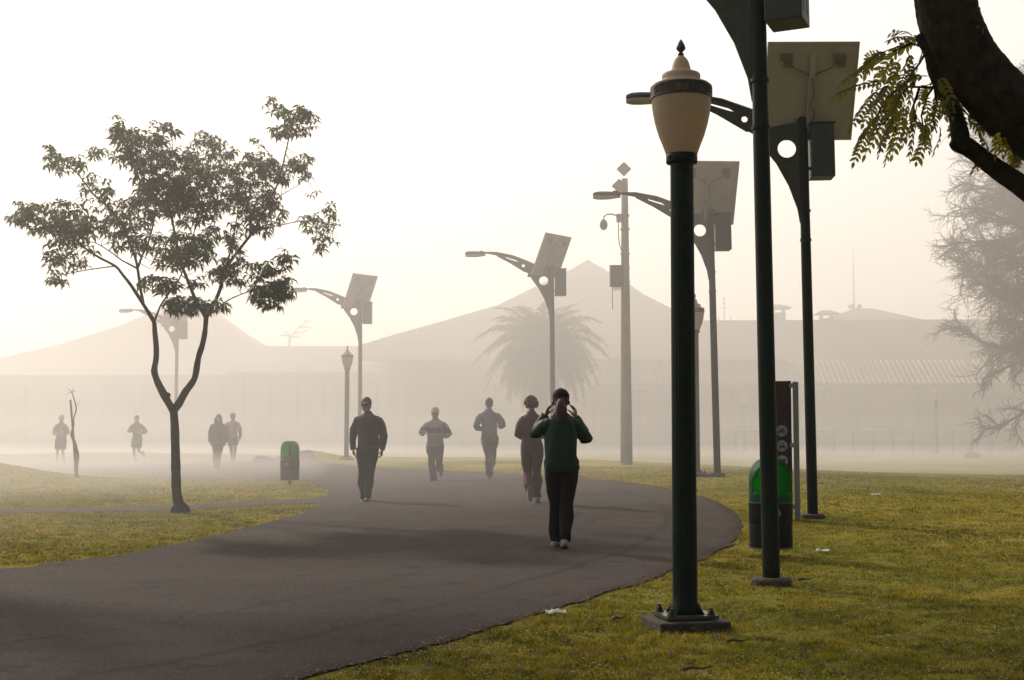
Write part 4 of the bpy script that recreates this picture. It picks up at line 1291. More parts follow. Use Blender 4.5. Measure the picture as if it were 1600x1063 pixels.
# left pavilion
QY = 108.0
qx, qz = P(303, 468, QY).x, zpx(468, QY)
sq = (P(1000, 600, QY).x - P(900, 600, QY).x) / 100
lp = empty('broad_peaked_pavilion', (qx, QY, 0), 0, label='broad low pavilion roof with soft peak fading into mist on the left', cat='building')
LT = [(0, 0), (40, 14), (100, 45), (183, 80), (303, 118), (420, 150), (560, 185)]
RT = [(0, 0), (30, 14), (47, 30), (75, 52), (107, 72), (180, 105), (260, 130)]
def q_fn(x, y):
    return qz - max(interp(LT if x < 0 else RT, abs(x) / sq), interp(RT, min(260, abs(y) / sq * 1.2))) * sq
v, f = [], []
a0, a1 = -400 * sq, 230 * sq
for j in range(NY_ + 1):
    for i in range(NX_ + 1):
        x = a0 + (a1 - a0) * i / NX_; y = -11.5 + 23 * j / NY_
        v.append((x, y, q_fn(x, y)))
s = MB(); s.add(v, f0 := [(j * W + i, j * W + i + 1, j * W + i + W + 1, j * W + i + W) for j in range(NY_) for i in range(NX_)])
ro = s.build('roof', M['roof'], lp); md = ro.modifiers.new('sol', 'SOLIDIFY'); md.thickness = .15; md.offset = -1
MB().box((-3.5, 0, 2.8), (34, 16, 5.6)).build('wall', M['wall'], lp)
for i in range(11): MB().box((-19 + i * 3.0, -10.6, 2.4), (.25, .25, 4.8)).build('veranda_post', M['wood'], lp)

# railing before the wing
RY = 78.0
r0, r1 = P(1090, 690, RY).x, P(1640, 690, RY).x
rl = empty('long_railing', ((r0 + r1) / 2, RY, tz1((r0 + r1) / 2, RY)), R(-1.5), label='long post and rail fence glinting before the long building', cat='fence')
M['rail'] = mat('rail_steel', (.35, .33, .3), .25, metal=.8)
Lr = r1 - r0
for z, r in ((1.42, .035), (.85, .028)):
    s = MB(); s.tube([(-Lr / 2 + Lr * i / 30, rnd.gauss(0, .01), z + rnd.gauss(0, .008)) for i in range(31)], r, 8); s.build('rail', M['rail'], rl, smooth=True)
for i in range(19):
    MB().box((-Lr / 2 + Lr * i / 18, .09, .72), (.13, .12, 1.5)).build('post', M['wood'], rl)

# ------------------------------------------------------------ people
def cloth(name, col, rough=.85, col2=None, scale=4, bump=.25, bs=18): return mat(name, col, rough, col2, scale, bump, bs, spec=.2)
M['skin'] = mat('skin', (.30, .16, .10), .55, (.34, .19, .125), 9, 0, spec=.35)
M['black_cloth'] = cloth('black_cloth', (.008, .007, .007))
M['dark_cloth'] = cloth('dark_cloth', (.022, .019, .018), col2=(.03, .026, .024))
M['dark_trousers'] = cloth('dark_trousers', (.020, .018, .017))
M['green_cloth'] = cloth('green_cloth', (.003, .022, .014), .6, (.004, .028, .018))
M['burgundy'] = cloth('burgundy', (.05, .014, .016), .7, (.06, .018, .02))
M['blue_cloth'] = cloth('blue_cloth', (.085, .095, .14))
M['slate'] = cloth('slate_cloth', (.05, .045, .05))
M['white_shoe'] = mat('shoe_pale', (.28, .24, .22), .6)
M['dark_shoe'] = mat('shoe_dark', (.02, .018, .017), .5)
M['sole'] = mat('sole', (.08, .06, .055), .7)
M['hair_red'] = mat('hair_red', (.11, .035, .012), .5, (.05, .018, .008), 40, .6, 120, spec=.4, trans=.15, tcol=(.3, .08, .02))
M['hair_dark'] = mat('hair_dark', (.018, .011, .008), .55, (.03, .02, .014), 50, .5, 120)
M['hair_blond'] = mat('hair_blond', (.20, .105, .045), .5, (.12, .06, .03), 40, .5, 110, trans=.25, tcol=(.5, .25, .08))
M['hat_black'] = cloth('hat_black', (.010, .008, .009))
M['cap_pale'] = cloth('cap_pale', (.40, .34, .27))
M['glasses'] = mat('glasses', (.008, .008, .008), .15, spec=.6)
M['lip'] = mat('lip', (.22, .08, .06), .5)
M['eye'] = mat('eye', (.03, .02, .015), .3)
def banded(name, bands):
    """garment panels: colour by height over the hem, in the garment's own object space"""
    m = mat(name, bands[0][1], .8)
    t = m.node_tree; N, L = t.nodes, t.links
    tc = N.new('ShaderNodeTexCoord'); sx_ = N.new('ShaderNodeSeparateXYZ'); L.new(tc.outputs['Object'], sx_.inputs[0])
    mr = N.new('ShaderNodeMapRange'); mr.inputs[1].default_value = .8; mr.inputs[2].default_value = 1.6; L.new(sx_.outputs[2], mr.inputs[0])
    cr_ = N.new('ShaderNodeValToRGB'); cr_.color_ramp.interpolation = 'CONSTANT'
    L.new(mr.outputs[0], cr_.inputs[0])
    el = cr_.color_ramp.elements
    while len(el) < len(bands): el.new(.5)
    for i, (z, c) in enumerate(bands): el[i].position = max(0, (z - .8) / .8); el[i].color = (*c, 1)
    L.new(cr_.outputs[0], N['Principled BSDF'].inputs['Base Color'])
    return m
M['colour_block'] = banded('colour_block_jacket', [(.8, (.22, .21, .20)), (1.19, (.03, .028, .028)), (1.31, (.27, .26, .25))])

work = bpy.data.scenes.new('work')
M['jacket_band'] = banded('jacket_band', [(.8, (.06, .055, .052)), (.945, (.020, .017, .016)), (1.58, (.03, .03, .03))])
def fuse(name, mb, material, parent, voxel=.012, smooth=2, wr=0, ws=7, stretch=(1, 1, 1)):
    me = mb.mesh(name + '_raw')
    o = bpy.data.objects.new(name + '_raw', me); work.collection.objects.link(o)
    m = o.modifiers.new('r', 'REMESH'); m.mode = 'VOXEL'; m.voxel_size = voxel; m.use_smooth_shade = True
    if smooth: q = o.modifiers.new('s', 'SMOOTH'); q.iterations = smooth; q.factor = .5
    dg = work.view_layers[0].depsgraph or bpy.context.evaluated_depsgraph_get(); dg.update()
    nm = bpy.data.meshes.new_from_object(o.evaluated_get(dg))
    bpy.data.objects.remove(o); bpy.data.meshes.remove(me)
    nm.name = name
    if wr:
        n = len(nm.vertices)
        for v in nm.vertices:
            c = v.co
            q = Vector((c.x * ws * stretch[0], c.y * ws * stretch[1], c.z * ws * stretch[2]))
            h = 1 - abs(noise.noise(q)) * 2.2 + .5 * noise.noise(q * 2.3)
            v.co = c + v.normal * wr * (h - .5)
    return link_mesh(name, nm, material, parent, smooth=True)

def lerp(a, b, t): return Vector(a) + (Vector(b) - Vector(a)) * t
def hand(mb, w, fd, pn, side, curl=.5, spread=.12, k=1.0):
    """w wrist, fd finger direction, pn palm normal, side = +1/-1 thumb side"""
    fd = Vector(fd).normalized(); pn = Vector(pn); pn = (pn - fd * pn.dot(fd)).normalized(); sd = fd.cross(pn).normalized() * side
    w = Vector(w)
    for j in (-.028, -.01, .01, .028):
        mb.tube([w - fd * .01 + sd * j * .55, w + fd * .04 * k + sd * j, w + fd * .092 * k + sd * j * 1.08], [.016, .0165, .0135], 8)
    for j, (off, ln) in enumerate(((.030, .072), (.0105, .082), (-.0095, .077), (-.029, .06))):
        p = w + fd * .085 * k + sd * off
        d = (fd + sd * off * spread * 20).normalized()
        pts = [p]
        for s_ in (.45, .32, .23):
            c_ = curl * (1.0 if s_ < .4 else .8)
            d = (d * math.cos(c_) + pn * math.sin(c_)).normalized()
            p = p + d * ln * s_ * k; pts.append(p)
        mb.tube(pts, [.0098, .0092, .0085, .0065], 7)
    p = w + fd * .022 * k + sd * .026
    d1 = (fd * .65 + sd * .75 + pn * .35).normalized(); d2 = (fd * .9 + sd * .25 + pn * .45).normalized()
    mb.tube([p, p + d1 * .04 * k, p + d1 * .04 * k + d2 * .03 * k, p + d1 * .04 * k + (d2 + pn * .3) * .052 * k], [.014, .0115, .0105, .008], 7)

def head_mesh(mb, c, rot, k=1.0):
    """c: centre of the skull; forward = +Y"""
    T = lambda x, y, z: Vector(c) + rot @ (Vector((x, y, z)) * k)
    mb.ball(T(0, -.008, .025), .098 * k, 18, (.80, .98, 1.0), rot)
    mb.ball(T(0, .022, -.035), .072 * k, 14, (.86, .95, 1.12), rot)
    mb.ball(T(0, .05, -.083), .036 * k, 10, (1.1, .9, .75), rot)
    mb.ball(T(-.032, .038, -.06), .03 * k, 8, (1, 1, 1.1), rot); mb.ball(T(.032, .038, -.06), .03 * k, 8, (1, 1, 1.1), rot)
    mb.ball(T(0, .075, .028), .03 * k, 8, (1.7, .5, .42), rot)
    mb.tube([T(0, .084, .012), T(0, .097, -.012), T(0, .102, -.026)], [.009 * k, .011 * k, .0135 * k], 8)
    for s_ in (-1, 1):
        mb.ball(T(.013 * s_, .09, -.028), .009 * k, 6, (1, 1, .8), rot)
        mb.ball(T(.079 * s_, -.006, -.012), .021 * k, 8, (.38, .75, 1.25), rot)
        mb.ball(T(.04 * s_, .068, -.022), .02 * k, 8, (1, .8, .8), rot)
    mb.tube([T(-.022, .084, -.055), T(0, .091, -.053), T(.022, .084, -.055)], [.006 * k, .0085 * k, .006 * k], 6)

def person(label, x, y, z, rz, H, J, garments, hair='short', hairm='hair_dark', vox=.012, shoes='dark_shoe', glasses=False, cat='person', group=None, hand_k=1.0, female=False, extra=None):
    """J: joints in metres for a 1.75 m figure facing +Y. garments: dict top=(mat, hem z, width), bottom=(mat, bulk), shorts flag"""
    k = H / 1.75
    root = empty('person', (x, y, z), rz, label=label, cat=cat)
    root.scale = (k, k, k)
    if group: root['group'] = group
    V = lambda n: Vector(J[n])
    lean = Vector(J.get('lean', (0, 0, 0)))          # offset of the chest over the pelvis
    hd = Vector(J.get('head', (0, .03, 1.635)))
    hr = Matrix.Rotation(J.get('hyaw', 0), 3, 'Z') @ Matrix.Rotation(J.get('hpitch', 0), 3, 'X')
    sw = garments.get('sw', .19)                       # shoulder half width
    gw = garments.get('girth', 1.0)
    pel = V('pelvis')
    # body
    b = MB()
    head_mesh(b, hd, hr)
    b.tube([Vector((lean.x, lean.y - .005, 1.38)), Vector((lean.x, lean.y - .005, 1.47)), hd + Vector((0, -.015, -.05))], [.075, .057, .056], 14)
    b.rings([(pel.x, pel.y, .86, .12, .09), (pel.x, pel.y, .95, .15, .105), (lean.x * .4, lean.y * .4, 1.1, .125, .09), (lean.x * .8, lean.y * .8, 1.28, .15, .105), (lean.x, lean.y, 1.40, .15, .085), (lean.x, lean.y, 1.46, .07, .06)], 20)
    for s_, sd in (('l', -1), ('r', 1)):
        sh, el, wr = V('sh' + s_), V('el' + s_), V('wr' + s_)
        ar = 1.0 if garments.get('sleeve', 1.0) < 1 else .72
        b.tube([sh, lerp(sh, el, .5), el, lerp(el, wr, .35), wr, wr + (wr - el).normalized() * .015], [.052 * ar, .045 * ar, .038 * ar, .040 * ar, .026, .025], 10)
        fd = Vector(J.get('fd' + s_, tuple(wr - el))); pn = Vector(J.get('pn' + s_, (-sd, 0, 0)))
        hand(b, wr, fd, pn, J.get('th' + s_, sd * -1), J.get('curl', .35), k=hand_k)
        hp, kn, an = V('hp' + s_), V('kn' + s_), V('an' + s_)
        b.tube([hp, lerp(hp, kn, .5), kn, lerp(kn, an, .3), lerp(kn, an, .6), an], [.082, .070, .053, .055, .045, .036], 12)
        to = V('to' + s_)
        b.tube([an, lerp(an, to, .35)], [.022, .018], 8)
    fuse('body', b, M['skin'], root, vox * .75 if vox < .015 else vox, 2)
    # trousers / shorts
    tm, bulk = garments['bottom']
    g = MB()
    wz = garments.get('waist', 1.0)
    hipw = garments.get('hipw', .165) * (1.0)
    g.rings([(pel.x, pel.y, .83, hipw * .9, .115), (pel.x, pel.y, .90, hipw, .128), (pel.x, pel.y, .97, hipw * .97, .12), (pel.x, pel.y, wz + .06, hipw * .86, .105)], 22)
    for s_ in ('l', 'r'):
        hp, kn, an = V('hp' + s_), V('kn' + s_), V('an' + s_)
        if garments.get('shorts'):
            e = lerp(hp, kn, garments['shorts'])
            g.tube([hp + Vector((0, 0, .03)), lerp(hp, e, .5), e], [.098 * bulk, .10 * bulk, .10 * bulk], 14)
        else:
            cuff = an + (kn - an).normalized() * garments.get('cuff', .0)
            g.tube([hp + Vector((0, 0, .02)), lerp(hp, kn, .3), lerp(hp, kn, .65), kn, lerp(kn, cuff, .35), lerp(kn, cuff, .75), cuff], [x_ * bulk for x_ in (.100, .098, .084, .076, .076, .070, .068)], 16)
    fuse('trousers' if not garments.get('shorts') else 'shorts', g, M[tm], root, vox, 3, .022, 6, (1, 1, .5))
    # top
    tm, hem, tw_ = garments['top']
    g = MB()
    lx, ly = lean.x, lean.y
    g.rings([(pel.x, pel.y, hem, tw_ * 1.0, .128 * gw), (pel.x, pel.y, hem + .05, tw_ * 1.04, .135 * gw), (pel.x * .6 + lx * .3, ly * .3, hem + .16, tw_ * .98, .132 * gw), (lx * .6, ly * .6, 1.2, tw_ * .97, .130 * gw), (lx, ly, 1.32, sw * .99, .125 * gw), (lx, ly, 1.41, sw * .93, .112),
             (lx, ly, 1.455, sw * .74, .095), (lx, ly, 1.49, sw * .50, .08), (lx, ly + .004, 1.515, .078, .072), (lx, ly + .008, garments.get('collar', 1.54), .070, .068)], 26)
    for s_ in ('l', 'r'):
        sh, el, wr = V('sh' + s_), V('el' + s_), V('wr' + s_)
        sl = garments.get('sleeve', 1.0)
        e = garments.get('arm', 1.0)
        if sl >= 1:
            inn = sh + Vector((-sh.x * .42, 0, .02))
            sd_ = (el - sh).normalized()
            g.tube([inn, sh + Vector((0, 0, -.012)), lerp(sh, el, .25), lerp(sh, el, .6), el, lerp(el, wr, .4), lerp(el, wr, .8), lerp(el, wr, 1.02)], [.055, .070 * e, .074 * e, .070 * e, .063 * e, .058 * e, .050 * e, .043 * e], 16)
            g.ball(sh + Vector((-sh.x * .1, 0, -.02)), .078 * (.5 + .5 * e), 14)
        else:
            g.ball(sh + Vector((-sh.x * .1, 0, -.02)), .074, 14); g.tube([sh, lerp(sh, el, sl)], [.072 * e, .068 * e], 14)
    fuse('jacket' if sl >= 1 else 'shirt', g, M[tm], root, vox, 3, .026, 7, (1, 1, .8))
    # shoes
    for s_ in ('l', 'r'):
        an, to = V('an' + s_), V('to' + s_)
        f_ = (to - an); f_.normalize()
        up = (V('kn' + s_) - an).normalized(); up = (up - f_ * up.dot(f_)).normalized()
        sd = f_.cross(up)
        g = MB()
        heel = an - f_ * .055 - up * .045
        pts = [heel, an - up * .035, an + f_ * .07 - up * .04, an + f_ * .14 - up * .05, to + f_ * .03 - up * .045]
        g.tube(pts, [.034, .044, .042, .04, .026], 12)
        g.tube([an - up * .03, an + up * .03], [.045, .042], 12)
        so = fuse('shoe', g, M[shoes], root, vox * .8, 2)
        q = MB()
        Rm = Matrix((sd, f_, up)).transposed()
        oc = an + f_ * .055 - up * .079
        ol = []
        for i in range(20):
            a = 2 * math.pi * i / 20
            ol.append((.045 * math.cos(a) * (1 - .12 * math.cos(2 * a)), .145 * math.sin(a)))
        nn = len(ol)
        q.add([oc + Rm @ Vector((x_, y_, h_)) for h_ in (-.008, .012) for x_, y_ in ol], [tuple(reversed(range(nn))), tuple(range(nn, 2 * nn))] + [(i, (i + 1) % nn, (i + 1) % nn + nn, i + nn) for i in range(nn)])
        q.build('sole', M['sole'], so)
    # hair and hats
    T = lambda a, b_, c: hd + hr @ Vector((a, b_, c))
    g = MB()
    if hair in ('short', 'pony', 'long', 'hat_pony', 'cap'):
        g.ball(T(0, -.020, .040), .104, 18, (.85, .98, .98), hr)
        g.ball(T(0, -.035, -.015), .083, 14, (.92, .92, 1.0), hr)
    if hair == 'curly':
        rn = random.Random(5)
        for i in range(75):
            a, e = rn.random() * 6.28, rn.uniform(-.5, 1.5)
            rr_ = rn.uniform(.095, .125)
            p = T(rr_ * math.cos(a) * math.cos(e) * .95, rr_ * math.sin(a) * math.cos(e) - .02, rr_ * math.sin(e) + .02)
            if (hr.inverted() @ (p - hd)).y > .07 and (p - hd).z < .05: continue
            g.ball(p, rn.uniform(.018, .034), 7)
        g.ball(T(0, -.02, .03), .11, 14, (.9, .95, .95), hr)
    if hair == 'long':
        g.rings([(0, -.03, -.16, .10, .05), (0, -.035, -.06, .105, .075), (0, -.03, .04, .10, .085)], 16, hr, hd)
        g.tube([T(-.085, .02, .02), T(-.10, .03, -.08), T(-.10, .03, -.18)], [.03, .035, .03], 10)
        g.tube([T(.085, .02, .02), T(.10, .03, -.08), T(.10, .03, -.18)], [.03, .035, .03], 10)
    if hair in ('hat_pony', 'pony'):
        g.tube([T(0, -.10, .02), T(-.012, -.135, -.02), T(-.018, -.14, -.10), T(-.014, -.125, -.18), T(-.01, -.115, -.245), T(-.008, -.11, -.27)], [.03, .045, .055, .052, .034, .01], 14)
        g.tube([T(.02, -.11, -.02), T(.03, -.13, -.10), T(.02, -.12, -.2)], [.02, .034, .015], 10)
    ho = fuse('hair', g, M[hairm], root, vox * .8, 1, .006 if hair != 'curly' else 0, 30, (1, 1, .2))
    if hair in ('cap', 'hat_pony'):
        g = MB()
        hm_ = garments.get('hat', 'cap_pale')
        g.ball(T(0, -.012, .052), .112, 20, (.86, .99, .90), hr)
        cut = []
        c_o = fuse('hat', g, M[hm_], root, vox * .8, 1)
        bm = bmesh.new(); bm.from_mesh(c_o.data)
        bmesh.ops.bisect_plane(bm, geom=bm.verts[:] + bm.edges[:] + bm.faces[:], plane_co=T(0, 0, .03), plane_no=hr @ Vector((0, .12, 1)), clear_inner=True)
        bm.to_mesh(c_o.data); bm.free()
        q = MB(); vv, ff = [], []
        for i in range(13):
            a = math.pi * i / 12
            vv += [T(.088 * math.cos(a), .07 + .01 * math.sin(a), .045), T(.082 * math.cos(a), .075 + .085 * math.sin(a), .035 - .01 * abs(math.cos(a)))]
        for i in range(12): ff.append((2 * i, 2 * i + 1, 2 * i + 3, 2 * i + 2))
        q.add(vv, ff); vo = q.build('visor', M[hm_], c_o, smooth=True)
        md = vo.modifiers.new('s', 'SOLIDIFY'); md.thickness = .004
    g = MB()
    if glasses:
        for s_ in (-1, 1): g.ball(T(.034 * s_, .088, .004), .026, 10, (1.1, .35, .75), hr)
        g.tube([T(-.02, .097, .01), T(.02, .097, .01)], .005, 6)
        for s_ in (-1, 1): g.tube([T(.062 * s_, .08, .01), T(.082 * s_, .0, .008)], .004, 6)
        g.build('sunglasses', M['glasses'], root, smooth=True)
    else:
        for s_ in (-1, 1): g.ball(T(.032 * s_, .083, .006), .011, 8, (1.2, .6, .7), hr)
        g.build('eyes', M['eye'], root, smooth=True)
    if extra: extra(root, T)
    return root

def stand(dx=0): return {'pelvis': (0, 0, .93)}
# 1 man in dark jacket walking towards the camera (he faces -Y: rotation 180, his right = photo left)
J1 = dict(pelvis=(0, 0, .95), lean=(.0, .02, 0), head=(.03, .035, 1.64), hyaw=R(-4),
    shl=(-.185, .01, 1.395), ell=(-.25, -.02, 1.13), wrl=(-.245, .06, .90), shr=(.19, .01, 1.395), elr=(.265, -.05, 1.14), wrr=(.245, .0, .915),
    fdl=(.05, .1, -1), fdr=(-.05, .05, -1), pnl=(1, 0, 0), pnr=(-1, 0, 0), thl=-1, thr=1, curl=.75,
    hpl=(-.085, 0, .90), knl=(-.06, .13, .50), anl=(-.03, .20, .115), tol=(-.05, .34, .12),
    hpr=(.085, 0, .90), knr=(.085, .04, .49), anr=(.075, -.10, .10), tor=(.09, .05, .06))
person('man walking towards the camera in a dark zipped jacket and sunglasses', P(575, 700, 22).x, 22, .0, R(176), 1.80, J1,
    dict(top=('jacket_band', .90, .178), bottom=('dark_trousers', 1.02), sw=.20, arm=1.02, hipw=.165), 'short', 'hair_dark', .011, glasses=True)
# 2 jogger with pale cap
J2 = dict(pelvis=(0, 0, .95), lean=(0, .06, 0), head=(.0, .09, 1.62),
    shl=(-.18, .05, 1.385), ell=(-.30, -.08, 1.16), wrl=(-.22, .14, 1.12), shr=(.18, .05, 1.385), elr=(.32, -.06, 1.17), wrr=(.26, .16, 1.19),
    fdl=(.3, .9, .1), fdr=(-.3, .9, .1), pnl=(1, 0, 0), pnr=(-1, 0, 0), thl=-1, thr=1, curl=1.1,
    hpl=(-.085, 0, .90), knl=(-.10, .10, .50), anl=(-.09, -.28, .36), tol=(-.09, -.34, .22),
    hpr=(.085, 0, .90), knr=(.06, .12, .50), anr=(.02, .06, .10), tor=(.02, .20, .07))
person('jogger in a pale cap and grey jacket with a dark chest band, one foot lifted', P(680, 700, 29.2).x, 29.2, .0, R(178), 1.78, J2,
    dict(top=('colour_block', .88, .185), bottom=('slate', 1.12), sw=.195, arm=1.1, cuff=.05, hipw=.17, hat='cap_pale'), 'cap', 'hair_dark', .014, shoes='white_shoe')
# 3 blue shirt jogger going away
J3 = dict(pelvis=(0, 0, .95), lean=(-.01, .05, 0), head=(-.01, .06, 1.64),
    shl=(-.19, .04, 1.39), ell=(-.29, -.10, 1.15), wrl=(-.20, .12, 1.10), shr=(.19, .04, 1.39), elr=(.29, -.02, 1.16), wrr=(.24, .18, 1.16),
    fdl=(.3, .9, .0), fdr=(-.3, .9, .2), pnl=(1, 0, 0), pnr=(-1, 0, 0), thl=-1, thr=1, curl=1.1,
    hpl=(-.085, 0, .90), knl=(-.02, .10, .50), anl=(.0, -.02, .11), tol=(.0, .12, .07),
    hpr=(.085, 0, .90), knr=(.07, .16, .52), anr=(.04, -.20, .36), tor=(.04, -.26, .22))
person('jogger seen from behind in a blue long sleeved shirt and grey trousers', P(765, 700, 29).x, 29, .14, R(3), 1.84, J3,
    dict(top=('blue_cloth', .94, .165), bottom=('slate', 1.05), sw=.19, arm=1.0, hipw=.165), 'short', 'hair_dark', .014)
# 4 woman in burgundy going away, right sole showing
J4 = dict(pelvis=(0, 0, .95), lean=(.0, .04, 0), head=(-.01, .06, 1.635),
    shl=(-.165, .04, 1.385), ell=(-.225, -.03, 1.13), wrl=(-.14, .16, 1.10), shr=(.165, .04, 1.385), elr=(.235, -.02, 1.13), wrr=(.15, .16, 1.11),
    fdl=(.3, .9, .1), fdr=(-.3, .9, .1), pnl=(1, 0, 0), pnr=(-1, 0, 0), thl=-1, thr=1, curl=1.0,
    hpl=(-.085, 0, .90), knl=(-.08, .05, .51), anl=(-.05, -.26, .235), tol=(-.05, -.28, .08),
    hpr=(.085, 0, .90), knr=(.09, .08, .50), anr=(.10, .06, .10), tor=(.11, .20, .065))
person('woman in a burgundy tracksuit with curly fair hair jogging away', P(831, 700, 20.4).x, 20.4, .10, R(2), 1.67, J4,
    dict(top=('burgundy', .86, .175), bottom=('burgundy', 1.05), sw=.175, arm=.98, hipw=.18), 'curly', 'hair_blond', .011, shoes='white_shoe')
# 5 woman in green, hands at her headphones
J5 = dict(pelvis=(.0, 0, .95), lean=(.0, .02, 0), head=(.0, .05, 1.635), hpitch=R(-4),
    shl=(-.165, .02, 1.385), ell=(-.275, .16, 1.27), wrl=(-.165, .12, 1.475), shr=(.165, .02, 1.385), elr=(.285, .15, 1.22), wrr=(.165, .11, 1.455),
    fdl=(.28, -.12, 1), fdr=(-.10, -.10, 1), pnl=(.75, -.25, 0), pnr=(-.75, -.25, 0), thl=1, thr=-1, curl=.42,
    hpl=(-.085, 0, .90), knl=(-.075, .06, .50), anl=(-.055, .12, .10), tol=(-.075, .26, .07),
    hpr=(.085, 0, .90), knr=(.065, .0, .50), anr=(.03, -.12, .105), tor=(.04, .02, .06))
def ex5(root, T):
    g = MB().tube([T(-.085, .0, .0), T(-.088, -.02, .08), T(0, -.02, .152), T(.088, -.02, .08), T(.085, .0, .0)], .008, 6)
    g.ball(T(-.088, 0, -.01), .026, 10, (.6, 1, 1)); g.ball(T(.088, 0, -.01), .026, 10, (.6, 1, 1))
    g.build('headphones', M['dark_shoe'], root, smooth=True)
    for s_ in (-1, 1):
        q = MB().tube([Vector((s_ * .07, -.085, 1.475)), Vector((s_ * .115, -.118, 1.40)), Vector((s_ * .15, -.125, 1.32)), Vector((s_ * .165, -.105, 1.24))], .004, 5)
        q.build('piping', M['piping'], root)
M['piping'] = mat('piping', (.05, .09, .05), .6)
person('woman in green jacket and black trousers from behind, hands raised to her head', P(877, 700, 13.6).x, 13.6, -.005, R(1), 1.66, J5,
    dict(top=('green_cloth', .855, .188), bottom=('black_cloth', 1.04), sw=.185, arm=1.18, girth=1.1, hipw=.19, waist=.98, hat='hat_black', collar=1.53), 'hat_pony', 'hair_red', .0085, shoes='white_shoe', extra=ex5)
# 6, 7 pair far on the left
M['coat_far'] = cloth('brown_coat', (.06, .045, .04)); M['coat_red'] = cloth('pinkish_top', (.20, .13, .11)); M['jeans'] = cloth('jeans', (.05, .05, .06))
M['tee_dark'] = cloth('tee_dark', (.035, .03, .03)); M['tee_grey'] = cloth('tee_grey', (.06, .055, .05)); M['shorts_dark'] = cloth('shorts_dark', (.03, .03, .032))
J6 = dict(J1); J6.update(wrl=(-.24, .03, .90), hyaw=0, head=(0, .03, 1.635), pelvis=(0, 0, .95))
person('walker with long reddish hair in a big dark coat, nearer of the hazy pair', P(341, 700, 38.5).x, 38.5, tz1(P(341, 700, 38.5).x, 38.5) - .06, R(180), 1.68, J6,
    dict(top=('coat_far', .80, .22), bottom=('jeans', 1.05), sw=.20, arm=1.15, girth=1.15), 'long', 'hair_red', .02)
J7 = dict(J1); J7.update(head=(0, .03, 1.635))
person('walker in a pale top and shorts half behind the long haired walker', P(363, 700, 42).x, 42, tz1(P(363, 700, 42).x, 42) - .05, R(0), 1.68, J7,
    dict(top=('coat_red', .90, .165), bottom=('shorts_dark', 1.0), shorts=.55, sw=.17), 'short', 'hair_dark', .02, shoes='white_shoe')
person('hazy jogger in dark shorts with arms bent, just left of the forked trunk', P(214, 700, 46).x, 46, tz1(P(214, 700, 46).x, 46), R(170), 1.74, J2,
    dict(top=('tee_dark', .86, .175), bottom=('shorts_dark', 1.1), shorts=.75, sw=.19, arm=.95), 'short', 'hair_dark', .022, shoes='white_shoe')
J9 = dict(J4); J9.update(wrl=(-.12, .15, 1.15))
person('hazy jogger in a white cap and dark shirt beside the staked sapling', P(95, 700, 45).x, 45, tz1(P(95, 700, 45).x, 45, False), R(185), 1.76, J9,
    dict(top=('tee_grey', .84, .185), bottom=('shorts_dark', 1.1), shorts=.8, sw=.19, arm=.95, hat='cap_pale'), 'cap', 'hair_dark', .022, shoes='white_shoe')

bpy.data.scenes.remove(work)

# ------------------------------------------------------------ grass, fallen leaves
def scatter(n, x0, x1, y0, y1, power):
    """points in the view wedge, denser near the camera"""
    u_ = nrg.random(n)
    y = (y0 ** (1 - power) + u_ * (y1 ** (1 - power) - y0 ** (1 - power))) ** (1 / (1 - power))
    x = nrg.uniform(x0, x1, n) * (y * .46 + 1.6)
    return x, y
x, y = scatter(640000, -1, 1, 4.2, 34, 1.25)
ok = ~in_poly(x + nrg.normal(0, .045, len(x)), y + nrg.normal(0, .045, len(x))) & ~in_poly(x, y, TP)
x, y = x[ok], y[ok]
n = len(x)
print('blades', n)
a = nrg.random(n) * 2 * np.pi
cl = np.array([noise.noise((px_ * .9, py__ * .9, 3.1)) for px_, py__ in zip(x[::1], y[::1])])
cl2 = np.array([noise.noise((px_ * 5, py__ * 5, 7.7)) for px_, py__ in zip(x, y)])
h = (.011 + .013 * nrg.random(n) + .02 * np.clip(cl, 0, 1) + .016 * np.clip(cl2, 0, 1)) * (1 + y * .008) * np.where(cl2 < -.25, .45, 1)
w = (.0022 + .0016 * nrg.random(n)) * (1 + y * .09)
z = tz(x, y) - .003
lx, ly = nrg.normal(0, .6, n) * h, nrg.normal(0, .6, n) * h
v = np.zeros((n, 3, 3))
v[:, 0] = np.stack([x - np.cos(a) * w, y - np.sin(a) * w, z], -1)
v[:, 1] = np.stack([x + np.cos(a) * w, y + np.sin(a) * w, z], -1)
v[:, 2] = np.stack([x + lx, y + ly, z + h], -1)
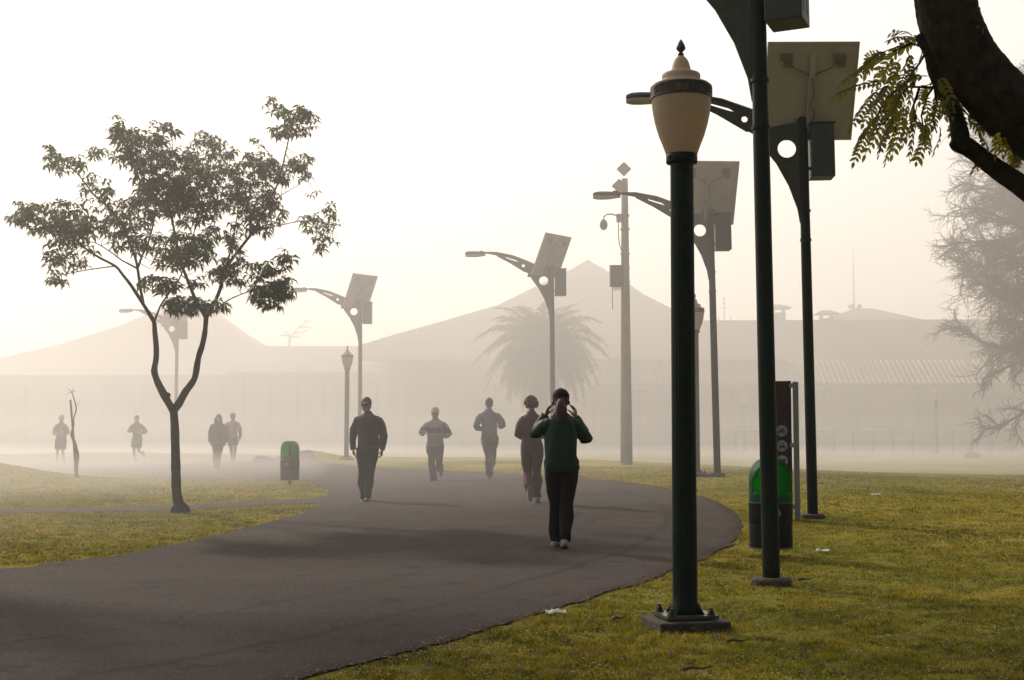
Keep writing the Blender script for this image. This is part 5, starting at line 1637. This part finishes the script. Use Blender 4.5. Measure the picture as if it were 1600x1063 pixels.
tag(np_mesh('grass', v.reshape(-1, 3), 3, M['grass_blade']), kind='stuff')
def leaf_scatter(name, n, mat_, smin, smax, y0, y1, power, on_path=False):
    x, y = scatter(n, -1, 1, y0, y1, power)
    ip = in_poly(x, y)
    ok = ip if on_path else ~ip
    x, y = x[ok], y[ok]; n = len(x)
    a = nrg.random(n) * 6.283; s = nrg.uniform(smin, smax, n)
    z = tz(x, y) + (.014 if on_path else .018 + .022 * nrg.random(n))
    c, q = np.cos(a), np.sin(a)
    t1, t2 = nrg.normal(0, .35, n), nrg.normal(0, .35, n)
    v = np.zeros((n, 4, 3))
    for i, (u_, w_) in enumerate(((-1, 0), (-.1, .38), (1, 0), (-.1, -.38))):
        v[:, i] = np.stack([x + s * (c * u_ - q * w_), y + s * (q * u_ + c * w_), z + np.abs(s * (t1 * u_ + t2 * w_)) * (.25 if on_path else .8)], -1)
    tag(np_mesh(name, v.reshape(-1, 3), 4, mat_), kind='stuff')
leaf_scatter('fallen_leaves', 11500, M['dry_leaf'], .007, .026, 4.2, 30, 1.5)
leaf_scatter('pale_petals', 14000, M['pale_leaf'], .004, .011, 4.2, 34, 1.4)
leaf_scatter('path_debris', 900, M['dry_leaf'], .006, .022, 5.0, 34, 1.5, True)
# crumbs of leaf and grit gathered along the path edge
px_, py__ = [], []
for q in o_s[32:440]:
    for k in range(9):
        if rnd.random() < .7:
            px_.append(q[0] + rnd.gauss(0, .07)); py__.append(q[1] + rnd.gauss(0, .07))
x, y = np.array(px_), np.array(py__); n = len(x)
s = nrg.uniform(.004, .014, n); a = nrg.random(n) * 6.28
z = tz(x, y) + .02
v = np.zeros((n, 4, 3))
for i, (u_, w_) in enumerate(((-1, 0), (0, .5), (1, 0), (0, -.5))):
    v[:, i] = np.stack([x + s * (np.cos(a) * u_ - np.sin(a) * w_), y + s * (np.sin(a) * u_ + np.cos(a) * w_), z + nrg.random(n) * .006], -1)
tag(np_mesh('edge_debris', v.reshape(-1, 3), 4, M['dry_leaf']), kind='stuff')
